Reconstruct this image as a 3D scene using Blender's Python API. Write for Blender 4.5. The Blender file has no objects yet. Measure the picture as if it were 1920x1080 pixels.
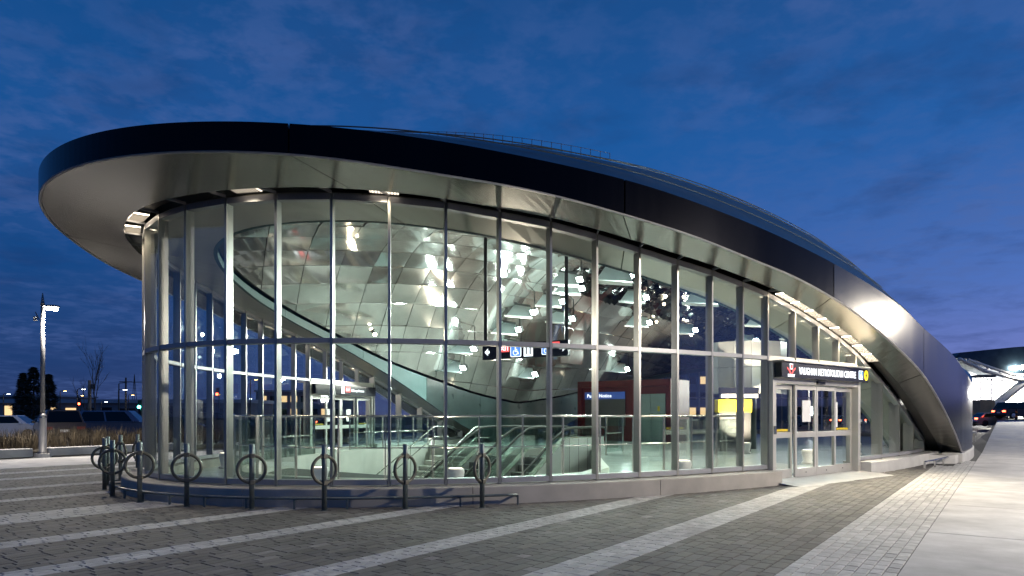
import bpy, bmesh, math, random
from mathutils import Vector, Matrix
random.seed(7)
R = math.radians
scn = bpy.context.scene
col = scn.collection

# ------------------------------------------------------------------ camera
H = 1.5                      # eye height
F = 1280.0                   # focal length in photo pixels (1920 wide) = 24 mm
HZ = 778.0                   # photo row of the horizon (lens shifted up)
cam_d = bpy.data.cameras.new('camera')
cam = bpy.data.objects.new('camera', cam_d); col.objects.link(cam)
cam.location = (0, 0, H); cam.rotation_euler = (R(90), 0, 0)
cam_d.sensor_width = 36; cam_d.lens = 24; cam_d.shift_y = (HZ - 540) / 1920
cam_d.clip_end = 3000; cam_d.clip_start = .05
scn.camera = cam

# ------------------------------------------------------------------ view / sampling
scn.view_settings.view_transform = 'Standard'; scn.view_settings.look = 'None'
scn.view_settings.exposure = 1.05; scn.view_settings.gamma = 1
scn.cycles.use_denoising = True
scn.cycles.max_bounces = 7; scn.cycles.diffuse_bounces = 3; scn.cycles.glossy_bounces = 5
scn.cycles.transparent_max_bounces = 24; scn.cycles.transmission_bounces = 4
scn.cycles.sample_clamp_indirect = 4.0
scn.cycles.caustics_reflective = False; scn.cycles.caustics_refractive = False

# ------------------------------------------------------------------ dusk sky
w = bpy.data.worlds.new('World'); scn.world = w; w.use_nodes = True
nt = w.node_tree; nt.nodes.clear()
def N(t, **k):
    n = nt.nodes.new(t)
    for a, b in k.items(): setattr(n, a, b)
    return n
def L(a, b): nt.links.new(a, b)
def wmath(op, a, b=None, clamp=False):
    n = N('ShaderNodeMath', operation=op, use_clamp=clamp)
    for i, v in enumerate((a, b)):
        if v is None: continue
        if isinstance(v, (int, float)): n.inputs[i].default_value = v
        else: L(v, n.inputs[i])
    return n.outputs[0]
def wmix(f, a, b):
    n = N('ShaderNodeMix', data_type='RGBA')
    for s, v in ((0, f), (6, a), (7, b)):
        if isinstance(v, (int, float)): n.inputs[s].default_value = v
        elif isinstance(v, tuple): n.inputs[s].default_value = (*v, 1)
        else: L(v, n.inputs[s])
    return n.outputs[2]
tc = N('ShaderNodeTexCoord'); sep = N('ShaderNodeSeparateXYZ'); L(tc.outputs['Generated'], sep.inputs[0])
X_, Y_, Z_ = sep.outputs
def ramp(fac, stops):
    n = N('ShaderNodeValToRGB'); L(fac, n.inputs[0])
    e = n.color_ramp.elements
    while len(e) < len(stops): e.new(.5)
    for q, (p, c) in zip(e, stops): q.position = p; q.color = (*c, 1)
    return n.outputs[0]
zc_ = wmath('MAXIMUM', Z_, 0.0)
east = ramp(zc_, [(0, (.014, .024, .075)), (.06, (.009, .030, .105)), (.2, (.004, .042, .155)), (.36, (.003, .054, .195)), (.7, (.002, .03, .11))])
west = ramp(zc_, [(0, (.15, .15, .35)), (.06, (.125, .155, .40)), (.16, (.060, .125, .37)), (.34, (.014, .084, .28)), (.7, (.002, .03, .11))])
# azimuth of the afterglow: to the right of the view
azd = wmath('ADD', wmath('MULTIPLY', X_, .93), wmath('MULTIPLY', Y_, .36))
azf = wmath('MULTIPLY', wmath('ADD', azd, .35), .80, True)
azf = wmath('POWER', azf, 1.7)
sky = wmix(azf, east, west)
den = wmath('ADD', zc_, .10)
cx = wmath('DIVIDE', X_, den); cy = wmath('DIVIDE', Y_, den)
comb = N('ShaderNodeCombineXYZ'); L(cx, comb.inputs[0]); L(cy, comb.inputs[1])
def cloud(scale, detail, lo, hi, off):
    mp = N('ShaderNodeMapping'); L(comb.outputs[0], mp.inputs[0]); mp.inputs['Location'].default_value = (off, off * .7, 0)
    n = N('ShaderNodeTexNoise'); L(mp.outputs[0], n.inputs['Vector'])
    n.inputs['Scale'].default_value = scale; n.inputs['Detail'].default_value = detail; n.inputs['Roughness'].default_value = .62
    n.inputs['Distortion'].default_value = .15
    m = N('ShaderNodeMapRange'); L(n.outputs[0], m.inputs[0]); m.inputs[1].default_value = lo; m.inputs[2].default_value = hi
    return m.outputs[0]
c1 = cloud(.75, 6, .36, .60, 3.1)
c2 = cloud(7.5, 4, .43, .60, 9.4)
c3 = cloud(2.2, 9, .50, .72, 1.3)
pat = wmath('MULTIPLY', c1, wmath('ADD', wmath('MULTIPLY', c2, .75), .25))
sky = wmix(wmath('MULTIPLY', pat, .46), sky, (.055, .095, .25))
sky = wmix(wmath('MULTIPLY', c3, .42), sky, (.010, .026, .095))
bg = N('ShaderNodeBackground'); L(sky, bg.inputs[0]); bg.inputs[1].default_value = 0.70
out = N('ShaderNodeOutputWorld'); L(bg.outputs[0], out.inputs[0])

# ------------------------------------------------------------------ materials
MATS = {}
def mat(name, base=(.5, .5, .5), rough=.5, metal=0.0, noise=0.0, nscale=8.0, bump=0.0, bscale=60.0, emit=None, estr=0.0,
        spec=.5, streak=False, attr=None, coat=0.0, stain=0.0):
    m = bpy.data.materials.new(name); m.use_nodes = True; t = m.node_tree; p = t.nodes['Principled BSDF']
    p.inputs['Base Color'].default_value = (*base, 1); p.inputs['Roughness'].default_value = rough
    p.inputs['Metallic'].default_value = metal; p.inputs['Specular IOR Level'].default_value = spec
    p.inputs['Coat Weight'].default_value = coat
    g = t.nodes.new('ShaderNodeNewGeometry') if (noise or bump or streak) else None
    src = None
    if attr:
        at = t.nodes.new('ShaderNodeAttribute'); at.attribute_name = attr; src = at.outputs['Color']
    if noise:
        n = t.nodes.new('ShaderNodeTexNoise'); n.inputs['Scale'].default_value = nscale; n.inputs['Detail'].default_value = 5
        if streak:
            mp = t.nodes.new('ShaderNodeMapping'); mp.inputs['Scale'].default_value = (1, 1, .06); t.links.new(g.outputs['Position'], mp.inputs[0]); t.links.new(mp.outputs[0], n.inputs['Vector'])
        else: t.links.new(g.outputs['Position'], n.inputs['Vector'])
        r = t.nodes.new('ShaderNodeMapRange'); r.inputs[1].default_value = .3; r.inputs[2].default_value = .7
        r.inputs[3].default_value = 1 - noise; r.inputs[4].default_value = 1 + noise; t.links.new(n.outputs[0], r.inputs[0])
        mx = t.nodes.new('ShaderNodeMix'); mx.data_type = 'RGBA'; mx.blend_type = 'MULTIPLY'; mx.inputs[0].default_value = 1
        if src: t.links.new(src, mx.inputs[6])
        else: mx.inputs[6].default_value = (*base, 1)
        t.links.new(r.outputs[0], mx.inputs[7]); t.links.new(mx.outputs[2], p.inputs['Base Color'])
        if stain:
            n2 = t.nodes.new('ShaderNodeTexNoise'); n2.inputs['Scale'].default_value = .55; n2.inputs['Detail'].default_value = 9; n2.inputs['Roughness'].default_value = .68
            t.links.new(g.outputs['Position'], n2.inputs['Vector'])
            r3 = t.nodes.new('ShaderNodeMapRange'); r3.inputs[1].default_value = .32; r3.inputs[2].default_value = .66; r3.inputs[3].default_value = 1 - stain; r3.inputs[4].default_value = 1 + stain * .6
            t.links.new(n2.outputs[0], r3.inputs[0]); m2 = t.nodes.new('ShaderNodeMix'); m2.data_type = 'RGBA'; m2.blend_type = 'MULTIPLY'; m2.inputs[0].default_value = 1
            t.links.new(mx.outputs[2], m2.inputs[6]); t.links.new(r3.outputs[0], m2.inputs[7]); t.links.new(m2.outputs[2], p.inputs['Base Color'])
            vo = t.nodes.new('ShaderNodeTexVoronoi'); vo.inputs['Scale'].default_value = 2.6; t.links.new(g.outputs['Position'], vo.inputs['Vector'])
            r4 = t.nodes.new('ShaderNodeMapRange'); r4.inputs[1].default_value = .03; r4.inputs[2].default_value = .045; r4.inputs[3].default_value = 1 - stain * 1.6; r4.inputs[4].default_value = 1
            t.links.new(vo.outputs['Distance'], r4.inputs[0]); m3 = t.nodes.new('ShaderNodeMix'); m3.data_type = 'RGBA'; m3.blend_type = 'MULTIPLY'; m3.inputs[0].default_value = 1
            t.links.new(m2.outputs[2], m3.inputs[6]); t.links.new(r4.outputs[0], m3.inputs[7]); t.links.new(m3.outputs[2], p.inputs['Base Color'])
        r2 = t.nodes.new('ShaderNodeMapRange'); r2.inputs[1].default_value = .3; r2.inputs[2].default_value = .7
        r2.inputs[3].default_value = rough * (1 - noise * .7); r2.inputs[4].default_value = min(1, rough * (1 + noise * .7))
        t.links.new(n.outputs[0], r2.inputs[0]); t.links.new(r2.outputs[0], p.inputs['Roughness'])
    elif src: t.links.new(src, p.inputs['Base Color'])
    if bump:
        b = t.nodes.new('ShaderNodeTexNoise'); b.inputs['Scale'].default_value = bscale; b.inputs['Detail'].default_value = 4
        t.links.new(g.outputs['Position'], b.inputs['Vector'])
        bn = t.nodes.new('ShaderNodeBump'); bn.inputs['Strength'].default_value = bump; bn.inputs['Distance'].default_value = .02
        t.links.new(b.outputs[0], bn.inputs['Height']); t.links.new(bn.outputs[0], p.inputs['Normal'])
    if emit:
        p.inputs['Emission Color'].default_value = (*emit, 1); p.inputs['Emission Strength'].default_value = estr
    MATS[name] = m; return m
def glass(name, tint, refl=1.0, rough=0.0):
    m = bpy.data.materials.new(name); m.use_nodes = True; t = m.node_tree; t.nodes.clear()
    o = t.nodes.new('ShaderNodeOutputMaterial'); mx = t.nodes.new('ShaderNodeMixShader')
    tr = t.nodes.new('ShaderNodeBsdfTransparent'); tr.inputs[0].default_value = (*tint, 1)
    gl = t.nodes.new('ShaderNodeBsdfGlossy'); gl.inputs['Roughness'].default_value = rough
    fr = t.nodes.new('ShaderNodeFresnel'); fr.inputs[0].default_value = 1.42
    ml = t.nodes.new('ShaderNodeMath'); ml.operation = 'MULTIPLY'; ml.inputs[1].default_value = refl
    t.links.new(fr.outputs[0], ml.inputs[0]); t.links.new(ml.outputs[0], mx.inputs[0])
    t.links.new(tr.outputs[0], mx.inputs[1]); t.links.new(gl.outputs[0], mx.inputs[2]); t.links.new(mx.outputs[0], o.inputs[0])
    MATS[name] = m; return m
M = MATS
glass('glass', (.97, .985, .98), .20)
glass('glass_guard', (.90, .97, .95), .5)
glass('car_glass', (.05, .06, .07), 1.6)
mat('fascia', (.009, .009, .011), .26, 1.0, .10, 1.4, streak=True)
mat('shell', (.11, .107, .10), .24, 1.0, .10, 1.4, streak=True)
mat('soffit', (.275, .265, .245), .24, .92, .10, .9)
mat('soffit_in', (.36, .345, .31), .30, .85, .06, .9)
mat('channel', (.13, .125, .12), .45, .7)
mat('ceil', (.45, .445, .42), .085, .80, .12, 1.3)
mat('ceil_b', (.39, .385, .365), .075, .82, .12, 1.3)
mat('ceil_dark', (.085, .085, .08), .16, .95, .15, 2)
mat('ceil_back', (.10, .095, .085), .6, .3)
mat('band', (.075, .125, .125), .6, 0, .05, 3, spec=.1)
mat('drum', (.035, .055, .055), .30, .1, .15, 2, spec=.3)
mat('alu', (.36, .36, .38), .42, .35, .06, 4)
mat('alu_in', (.40, .39, .37), .29, .88, .02, 4)
mat('door_alu', (.62, .60, .56), .42, .55, .05, 3)
mat('steel', (.62, .61, .58), .22, 1.0)
mat('roof', (.035, .065, .095), .32, .75, .2, 1.2)
mat('roof_line', (.10, .13, .15), .4, .6)
mat('plinth', (.44, .41, .37), .75, 0, .10, 3, .25, 90, stain=.14)
mat('plinth_top', (.58, .57, .55), .7, 0, .08, 3, .2, 90)
mat('concrete', (.50, .49, .485), .85, 0, .13, 1.1, .25, 70, stain=.22)
mat('concrete_in', (.60, .585, .54), .75, 0, .10, 1.5, .1, 30)
mat('kerb', (.52, .51, .50), .8, 0, .14, 2.5, .3, 60)
mat('paver', (.1, .1, .1), .82, 0, .20, 9, .25, 120, attr='tone', stain=.17)
mat('bed', (.045, .043, .04), .95, 0, .2, 12)
mat('asphalt', (.045, .046, .05), .9, 0, .2, 1.5, .3, 80)
mat('floor_in', (.50, .56, .53), .18, 0, .10, 2)
mat('floor_dark', (.16, .14, .12), .35, 0, .1, 2)
mat('post', (.17, .20, .20), .42, .65, .15, 20)
mat('ring', (.15, .145, .12), .45, .7, .15, 20)
mat('lamp_pole', (.20, .20, .21), .45, .5, .08, 5)
mat('black', (.012, .012, .014), .35)
mat('rubber', (.02, .02, .02), .7)
mat('sign_black', (.012, .013, .018), .25)
mat('white_txt', (.8, .8, .8), .5, emit=(.86, .92, 1), estr=.85)
mat('red_lit', (.7, .05, .05), .5, emit=(1, .10, .10), estr=.7)
mat('blue_lit', (.05, .15, .5), .5, emit=(.10, .30, 1), estr=.5)
mat('yellow_lit', (.8, .6, .02), .5, emit=(1, .70, .02), estr=.55)
mat('yellow', (.70, .52, .02), .5, 0, .1, 5)
mat('paper', (.80, .80, .80), .7)
mat('red', (.15, .012, .012), .35, 0, .1, 4)
mat('elev_door', (.28, .36, .34), .35, .6, .05, 3)
mat('notice_blue', (.05, .10, .35), .4, emit=(.10, .22, .8), estr=.10)
mat('white', (.78, .77, .74), .5, 0, .04, 5)
mat('escal_side', (.72, .71, .68), .4, .2, .05, 2)
mat('led', (.9, .9, .9), .5, emit=(.80, 1, .94), estr=60)
mat('ledpan', (.62, .72, .72), .35, .3)
mat('warm', (.9, .9, .9), .5, emit=(1, .84, .58), estr=14)
mat('warm_panel', (.9, .9, .9), .5, emit=(1, .85, .64), estr=5.0)
mat('warm_dim', (.9, .9, .9), .5, emit=(1, .86, .68), estr=.8)
mat('warm_soft', (.9, .9, .9), .5, emit=(1, .86, .62), estr=1.5)
mat('lampglow', (.9, .9, .9), .5, emit=(1, .93, .78), estr=60)
mat('sodium', (.9, .6, .3), .5, emit=(1, .55, .18), estr=14)
mat('whitelamp', (.9, .9, .9), .5, emit=(.9, .97, 1), estr=14)
mat('green_sig', (.1, .8, .6), .5, emit=(.05, 1, .75), estr=22)
mat('red_sig', (.8, .1, .05), .5, emit=(1, .08, .03), estr=10)
mat('window_white', (.8, .8, .8), .5, emit=(.92, .97, 1), estr=1.6)
mat('window_lit', (.8, .6, .4), .5, emit=(1, .66, .30), estr=.6)
mat('soil', (.07, .06, .045), .95, 0, .3, 6, .5, 30)
mat('straw', (.10, .078, .05), .8, 0, .35, 3)
mat('bark', (.10, .08, .06), .9, 0, .3, 8)
mat('needle', (.035, .05, .035), .8, 0, .4, 5)
mat('far_wall', (.22, .22, .24), .8, 0, .15, .3)
mat('far_roof', (.40, .42, .46), .6, 0, .1, .3)
mat('plywood', (.42, .30, .18), .8, 0, .15, 2)
mat('orange', (.75, .20, .03), .5)
mat('truss', (.70, .70, .70), .4, .2)
for nm, c_, r_, me in (('car_white', (.72, .74, .78), .28, .0), ('car_brown', (.035, .024, .02), .3, .3), ('car_blue', (.035, .07, .17), .25, .4),
                       ('car_silver', (.50, .48, .46), .28, .6), ('car_black', (.015, .017, .02), .25, .2), ('car_grey', (.10, .11, .12), .3, .4)):
    mat(nm, c_, r_, me, coat=.6)

# ------------------------------------------------------------------ mesh helpers
class MB:
    def __init__(s): s.v = []; s.f = []
    def add(s, vs, fs):
        o = len(s.v); s.v += [tuple(q) for q in vs]; s.f += [tuple(i + o for i in f) for f in fs]; return s
    def hexa(s, a):     # 8 points: 4 bottom (ccw), 4 top
        return s.add(a, [(3, 2, 1, 0), (4, 5, 6, 7), (0, 1, 5, 4), (1, 2, 6, 5), (2, 3, 7, 6), (3, 0, 4, 7)])
    def box(s, c, d, rz=0.0, m=None):
        x, y, z = d[0] / 2, d[1] / 2, d[2] / 2
        pts = [Vector(p) for p in ((-x, -y, -z), (x, -y, -z), (x, y, -z), (-x, y, -z), (-x, -y, z), (x, -y, z), (x, y, z), (-x, y, z))]
        q = (m or Matrix.Rotation(rz, 3, 'Z'))
        return s.hexa([q @ p + Vector(c) for p in pts])
    def bar(s, a, b, w, h, up=(0, 0, 1)):
        a = Vector(a); b = Vector(b); d = (b - a).normalized(); u = Vector(up)
        r = d.cross(u)
        if r.length < 1e-4: r = d.cross(Vector((1, 0, 0)))
        r.normalize(); u = r.cross(d); r = r * w / 2; u = u * h / 2
        return s.hexa([a - r - u, a + r - u, b + r - u, b - r - u, a - r + u, a + r + u, b + r + u, b - r + u])
    def tube(s, path, rad, n=8, closed=False, cap=True):
        P = [Vector(p) for p in path]; k = len(P); o = len(s.v)
        rr = rad if isinstance(rad, (list, tuple)) else [rad] * k
        prev = None
        for i, p in enumerate(P):
            d = (P[(i + 1) % k] - P[i - 1]) if closed else (P[min(i + 1, k - 1)] - P[max(i - 1, 0)])
            d.normalize()
            u = prev if prev is not None else (Vector((0, 0, 1)) if abs(d.z) < .9 else Vector((1, 0, 0)))
            r = d.cross(u).normalized(); u = r.cross(d).normalized(); prev = u
            for j in range(n):
                a = 2 * math.pi * j / n; s.v.append(tuple(p + (r * math.cos(a) + u * math.sin(a)) * rr[i]))
        m = k if closed else k - 1
        for i in range(m):
            for j in range(n):
                a = o + i * n + j; b = o + i * n + (j + 1) % n; i2 = (i + 1) % k
                s.f.append((a, b, o + i2 * n + (j + 1) % n, o + i2 * n + j))
        if cap and not closed:
            s.f.append(tuple(o + j for j in reversed(range(n)))); s.f.append(tuple(o + (k - 1) * n + j for j in range(n)))
        return s
    def cyl(s, c, r, h, n=16, r2=None):
        c = Vector(c); return s.tube([c, c + Vector((0, 0, h))], [r, r if r2 is None else r2], n)
    def prism(s, poly, z0, z1):
        k = len(poly)
        return s.add([(x, y, z0) for x, y in poly] + [(x, y, z1) for x, y in poly],
                     [tuple(reversed(range(k))), tuple(range(k, 2 * k))] + [(i, (i + 1) % k, k + (i + 1) % k, k + i) for i in range(k)])
    def mesh(s, name, smooth=False):
        me = bpy.data.meshes.new(name); me.from_pydata(s.v, [], s.f); me.validate()
        bm = bmesh.new(); bm.from_mesh(me); bmesh.ops.recalc_face_normals(bm, faces=bm.faces); bm.to_mesh(me); bm.free()
        if smooth: me.polygons.foreach_set('use_smooth', [True] * len(me.polygons))
        return me
    def build(s, name, mt, parent=None, smooth=False, bevel=0.0):
        me = s.mesh(name, smooth); me.materials.append(M[mt])
        return link(name, me, parent, bevel)
def link(name, me, parent=None, bevel=0.0):
    o = bpy.data.objects.new(name, me); col.objects.link(o)
    if parent is not None:
        o.parent = parent
        o.matrix_parent_inverse = WM[parent.name].inverted()
    WM[o.name] = Matrix.Identity(4)
    if bevel:
        b = o.modifiers.new('bevel', 'BEVEL'); b.width = bevel; b.segments = 2; b.limit_method = 'ANGLE'; b.angle_limit = R(40)
    return o
WM = {}
def thing(name, label, cat, loc=(0, 0, 0), rz=0.0, group=None):
    """Empty at the base of a thing."""
    o = bpy.data.objects.new(name, None); col.objects.link(o); o.empty_display_size = .2
    o.location = loc; o.rotation_euler = (0, 0, rz); o['label'] = label; o['category'] = cat
    if group: o['group'] = group
    WM[o.name] = Matrix.Translation(Vector(loc)) @ Matrix.Rotation(rz, 4, 'Z')
    return o
def tag(o, label, cat, group=None):
    o['label'] = label; o['category'] = cat
    if group: o['group'] = group
    return o
def struct(o): o['kind'] = 'structure'; return o
def stuff(o): o['kind'] = 'stuff'; return o
def local_child(name, mb, mt, parent, smooth=False, bevel=0.0):
    me = mb.mesh(name, smooth); me.materials.append(M[mt]); o = bpy.data.objects.new(name, me); col.objects.link(o); o.parent = parent
    if bevel:
        b = o.modifiers.new('bevel', 'BEVEL'); b.width = bevel; b.segments = 2; b.limit_method = 'ANGLE'; b.angle_limit = R(40)
    return o
def copy_tree(o, parent=None):
    c = o.copy(); col.objects.link(c); c.parent = parent
    if parent is None: WM[c.name] = WM.get(o.name, Matrix.Identity(4))
    for ch in list(o.children): copy_tree(ch, c)
    return c
def lamp(name, kind, loc, energy, color, parent=None, size=.1, target=None, spot=None, blend=.4):
    d = bpy.data.lights.new(name, kind); d.energy = energy; d.color = color
    if kind == 'SPOT': d.spot_size = R(spot or 100); d.spot_blend = blend; d.shadow_soft_size = size
    elif kind == 'POINT': d.shadow_soft_size = size
    elif kind == 'AREA': d.size = size
    o = bpy.data.objects.new(name, d); col.objects.link(o)
    loc = Vector(loc)
    rot = Matrix.Identity(4)
    if target is not None: rot = (Vector(target) - loc).to_track_quat('-Z', 'Y').to_matrix().to_4x4()
    o.matrix_world = Matrix.Translation(loc) @ rot
    if parent is not None:
        o.parent = parent
        o.matrix_parent_inverse = WM.get(parent.name, Matrix.Identity(4)).inverted()
    return o

# ------------------------------------------------------------------ plan of the place
# axis coordinates: s runs along the building's long axis (away from camera, to the right), t across it (t<0 = camera side)
TH = R(54); AX = Vector((math.cos(TH), math.sin(TH), 0)); NX = Vector((-AX.y, AX.x, 0)); C0 = Vector((-2.6786, 17.1429, 0))
CS = 17.5                                      # centre of all the ellipses on the axis
def W(s, t, z=0.0): p = C0 + AX * s + NX * t; return Vector((p.x, p.y, z))
def ST(p): d = Vector((p[0], p[1], 0)) - C0; return d.dot(AX), d.dot(NX)
def PX(x, y, d): return Vector(((x - 960) * d / F, d, H + (HZ - y) * d / F))       # photo pixel at depth d
def PG(x, y, z=0.0): d = (H - z) * F / (y - HZ); return Vector(((x - 960) * d / F, d, z))   # photo pixel on the ground
def proj(p): return 960 + F * p[0] / p[1], HZ - F * (p[2] - H) / p[1]
def hermite(tab):
    xs = [a for a, _ in tab]; ys = [b for _, b in tab]; n = len(xs)
    d = [(ys[i + 1] - ys[i]) / (xs[i + 1] - xs[i]) for i in range(n - 1)]
    m = [d[0]] + [0 if d[i - 1] * d[i] <= 0 else 2 * d[i - 1] * d[i] / (d[i - 1] + d[i]) for i in range(1, n - 1)] + [d[-1]]
    def f(s):
        s = CS - abs(s - CS)
        if s <= xs[0]: return ys[0]
        if s >= xs[-1]: return ys[-1]
        i = max(j for j in range(n - 1) if xs[j] <= s); h = xs[i + 1] - xs[i]; u = (s - xs[i]) / h
        return (2*u**3-3*u*u+1)*ys[i] + (u**3-2*u*u+u)*h*m[i] + (-2*u**3+3*u*u)*ys[i+1] + (u**3-u*u)*h*m[i+1]
    return f
z_bot = hermite([(-7.8, 5.38), (-6.2, 5.28), (-4.8, 5.13), (-3.44, 5.02), (-2.0, 4.84), (-.76, 4.68), (.85, 4.42), (1.9, 4.27), (3.4, 3.98), (4.55, 3.71), (6.2, 3.26), (8.4, 2.63), (10.6, 1.76), (13.8, .40), (14.6, .02), (17.5, -.9)])
z_top = hermite([(-7.8, 5.80), (-6.2, 5.72), (-4.5, 5.60), (-3.44, 5.52), (-1.94, 5.41), (.1, 5.17), (2.55, 4.83), (4.3, 4.57), (6.75, 4.18), (8.5, 3.80), (12.6, 3.22), (14.6, 2.93), (17.5, 2.68)])
z_gl = hermite([(-5.9, 5.17), (-4.88, 5.16), (-4.29, 5.13), (-3.6, 5.08), (-2.88, 4.99), (-2.08, 4.91), (-1.28, 4.79), (-.45, 4.65), (.43, 4.51), (1.24, 4.41), (2.17, 4.27), (3.09, 4.13), (4.15, 3.88), (5.29, 3.59), (6.47, 3.27), (7.6, 2.90), (8.9, 2.42), (10.6, 1.80), (12.15, 1.20), (13.8, .66), (15.2, .12), (17.5, -.8)])
z_op = hermite([(-4.4, 5.17), (-3.4, 5.10), (-2.7, 5.02), (-1.9, 4.91), (-1.05, 4.76), (-.4, 4.66), (2.3, 4.22), (3.4, 4.03), (6.5, 3.26), (8.6, 2.57), (11, 1.62), (13.5, .70), (15.5, 0), (17.5, -.6)])
z_ed = hermite([(-4.4, 5.36), (-2.56, 5.16), (-.49, 4.88), (2.22, 4.48), (3.64, 4.25), (6.74, 3.65), (10.39, 3.05), (14.1, 2.45), (17.5, 2.08)])
RIM = (25.22, 11.17); GLS = (23.4, 10.1); OPN = (21.9, 9.0); CHN = (23.78, 10.48)
def E2(ab, ph): return CS - ab[0] * math.cos(ph), -ab[1] * math.sin(ph)
def EW(ab, ph, z): s, t = E2(ab, ph); return W(s, t, z)
def phi_of(ab, s, side=-1):        # side -1: camera side (t<0)
    p = math.acos(max(-1, min(1, (CS - s) / ab[0]))); return p if side < 0 else -p
def enorm(ab, ph):
    n = AX * (-math.cos(ph) / ab[0]) + NX * (-math.sin(ph) / ab[1]); return n.normalized()
def halfw(ab, s): q = 1 - ((s - CS) / ab[0]) ** 2; return ab[1] * math.sqrt(max(0, q))
def gz(s, t):                       # the street climbs gently beyond the building
    f = min(1, max(0, (-10.7 - t) / .7)); return .019 * max(0, s - 21) * f
ZC_IN, P_IN = 7.6, 2.3
def z_ceil(s, t):
    a, b = (CS - s) / OPN[0], -t / OPN[1]; r = math.hypot(a, b)
    ph = math.atan2(b, a); ze = z_ed(CS - OPN[0] * math.cos(ph))
    return ZC_IN + (ze - ZC_IN) * min(1, r) ** P_IN
def on_ceiling(x, y):               # where the sight line through a photo pixel meets the ceiling
    d = 13.0; last = None
    while d < 60:
        p = PX(x, y, d); s, t = ST(p)
        if ((CS - s) / OPN[0]) ** 2 + (t / OPN[1]) ** 2 < 1:
            e = p.z - z_ceil(s, t)
            if last is not None and last < 0 <= e: return p
            last = e
        d += .05
    return None

# ================================================================== STATION BUILDING
st_b = thing('station_building', 'elliptical glass transit station under a dark saddle shaped metal canopy', 'building', W(CS, 0, 0))
SEAM_S = [-6.2, -2.0, 3.4, 8.6, 13.6]
def seam_phis(ab):
    q = [phi_of(RIM, s) for s in SEAM_S]
    q = q + [math.pi - a for a in reversed(q)]          # front half (camera side) then rear
    q = q + [2 * math.pi - a for a in reversed(q)]      # far side
    return q
SP = seam_phis(RIM)
def spans(gap=.0006):
    for i, a in enumerate(SP):
        b = SP[(i + 1) % len(SP)]
        if b < a: b += 2 * math.pi
        yield a + gap, b - gap
def ring_strip(a, b, fn, step=.035):
    """fn(phi) -> closed section (list of points); sweeps it from a to b"""
    k = max(2, int((b - a) / step) + 1); mb = MB(); secs = [fn(a + (b - a) * i / k) for i in range(k + 1)]
    n = len(secs[0])
    for s_ in secs: mb.v += [tuple(p) for p in s_]
    for i in range(k):
        for j in range(n):
            mb.f.append((i * n + j, i * n + (j + 1) % n, (i + 1) * n + (j + 1) % n, (i + 1) * n + j))
    mb.f.append(tuple(range(n))); mb.f.append(tuple(k * n + j for j in reversed(range(n))))
    return mb
def up(p, dz): return Vector((p.x, p.y, p.z + dz))
def rim_pt(ph, z=None, off=0.0):
    s, t = E2(RIM, ph); p = W(s, t, max(.30, z_bot(s)) if z is None else z)
    return p + enorm(RIM, ph) * off
def fascia_sec(ph):
    s, _ = E2(RIM, ph); zb = max(.30, z_bot(s)); zt = max(zb + .2, z_top(s))
    return [rim_pt(ph, zb), rim_pt(ph, zt), rim_pt(ph, zt, -.16), rim_pt(ph, zt - .06, -.16), rim_pt(ph, zt - .06, -.05), rim_pt(ph, zb + .05, -.05), rim_pt(ph, zb + .05, -.03), rim_pt(ph, zb, -.03)]
for a, b in spans(.0008):
    sm = E2(RIM, (a + b) / 2)[0]
    ring_strip(a, b, fascia_sec, .014).build('fascia_panel', 'shell' if 3.4 < sm < 2 * CS - 3.4 else 'fascia', st_b)
# a bright drip edge runs under the fascia
def drip_sec(ph):
    s, _ = E2(RIM, ph); zb = max(.30, z_bot(s))
    return [rim_pt(ph, zb - .012, -.006), rim_pt(ph, zb + .006, -.0035 + .006), rim_pt(ph, zb + .006, -.045), rim_pt(ph, zb - .012, -.045)]
for a, b in spans(.0): ring_strip(a, b, drip_sec, .014).build('drip_edge', 'alu', st_b)
def chan_pt(ph, dz=0.0):
    s, t = E2(CHN, ph); sg, _ = E2(GLS, ph); return W(s, t, max(.10, z_gl(sg) * .72 + z_bot(E2(RIM, ph)[0]) * .28) + dz)
def soff_sec(ph):
    p = rim_pt(ph, None, -.055); q = chan_pt(ph); p = up(p, .004)
    return [p, q, up(q, .06), up(p, .06)]
for a, b in spans(.0007): ring_strip(a, b, soff_sec, .014).build('soffit_panel', 'soffit', st_b)
def gls_pt(ph, dz=0.0, off=0.0):
    s, t = E2(GLS, ph); return W(s, t, max(.06, z_gl(s)) + dz) + enorm(GLS, ph) * off
def chan_sec(ph):
    q = chan_pt(ph, .003); g = gls_pt(ph, .05, .03)
    up_q = up(q, .13); up_g = Vector((g.x, g.y, max(g.z, up_q.z)))
    e = enorm(GLS, ph)
    return [q, up_q, up_g, up(up_g, .03), up(up_q, .03) + e * .02, q + e * .02]
for a, b in spans(.0): ring_strip(a, b, chan_sec).build('light_channel', 'channel', st_b)
def insoff_sec(ph):
    g = gls_pt(ph, .045, -.03); s, t = E2(OPN, ph); o = W(s, t, max(.04, z_op(s)))
    return [g, o, up(o, .05), up(g, .05)]
for a, b in spans(.0007): ring_strip(a, b, insoff_sec).build('inner_soffit', 'soffit_in', st_b)
# edge of the big ceiling opening: a pale band in front, growing into the dark drum wall at the sides
def band_sec(ph):
    s, t = E2(OPN, ph); e = enorm(OPN, ph); zo = max(.10, z_op(s) - .004); ze = max(zo + .05, z_ed(s))
    p = W(s, t, zo); q = W(s, t, ze)
    return [p - e * .004, q - e * .004, q + e * .08, p + e * .08]
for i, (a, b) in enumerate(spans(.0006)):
    m_ = (a + b) / 2; side = abs(math.sin(m_)); ring_strip(a, b, band_sec).build('opening_edge', 'drum' if side > .93 else 'band', st_b)

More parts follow.
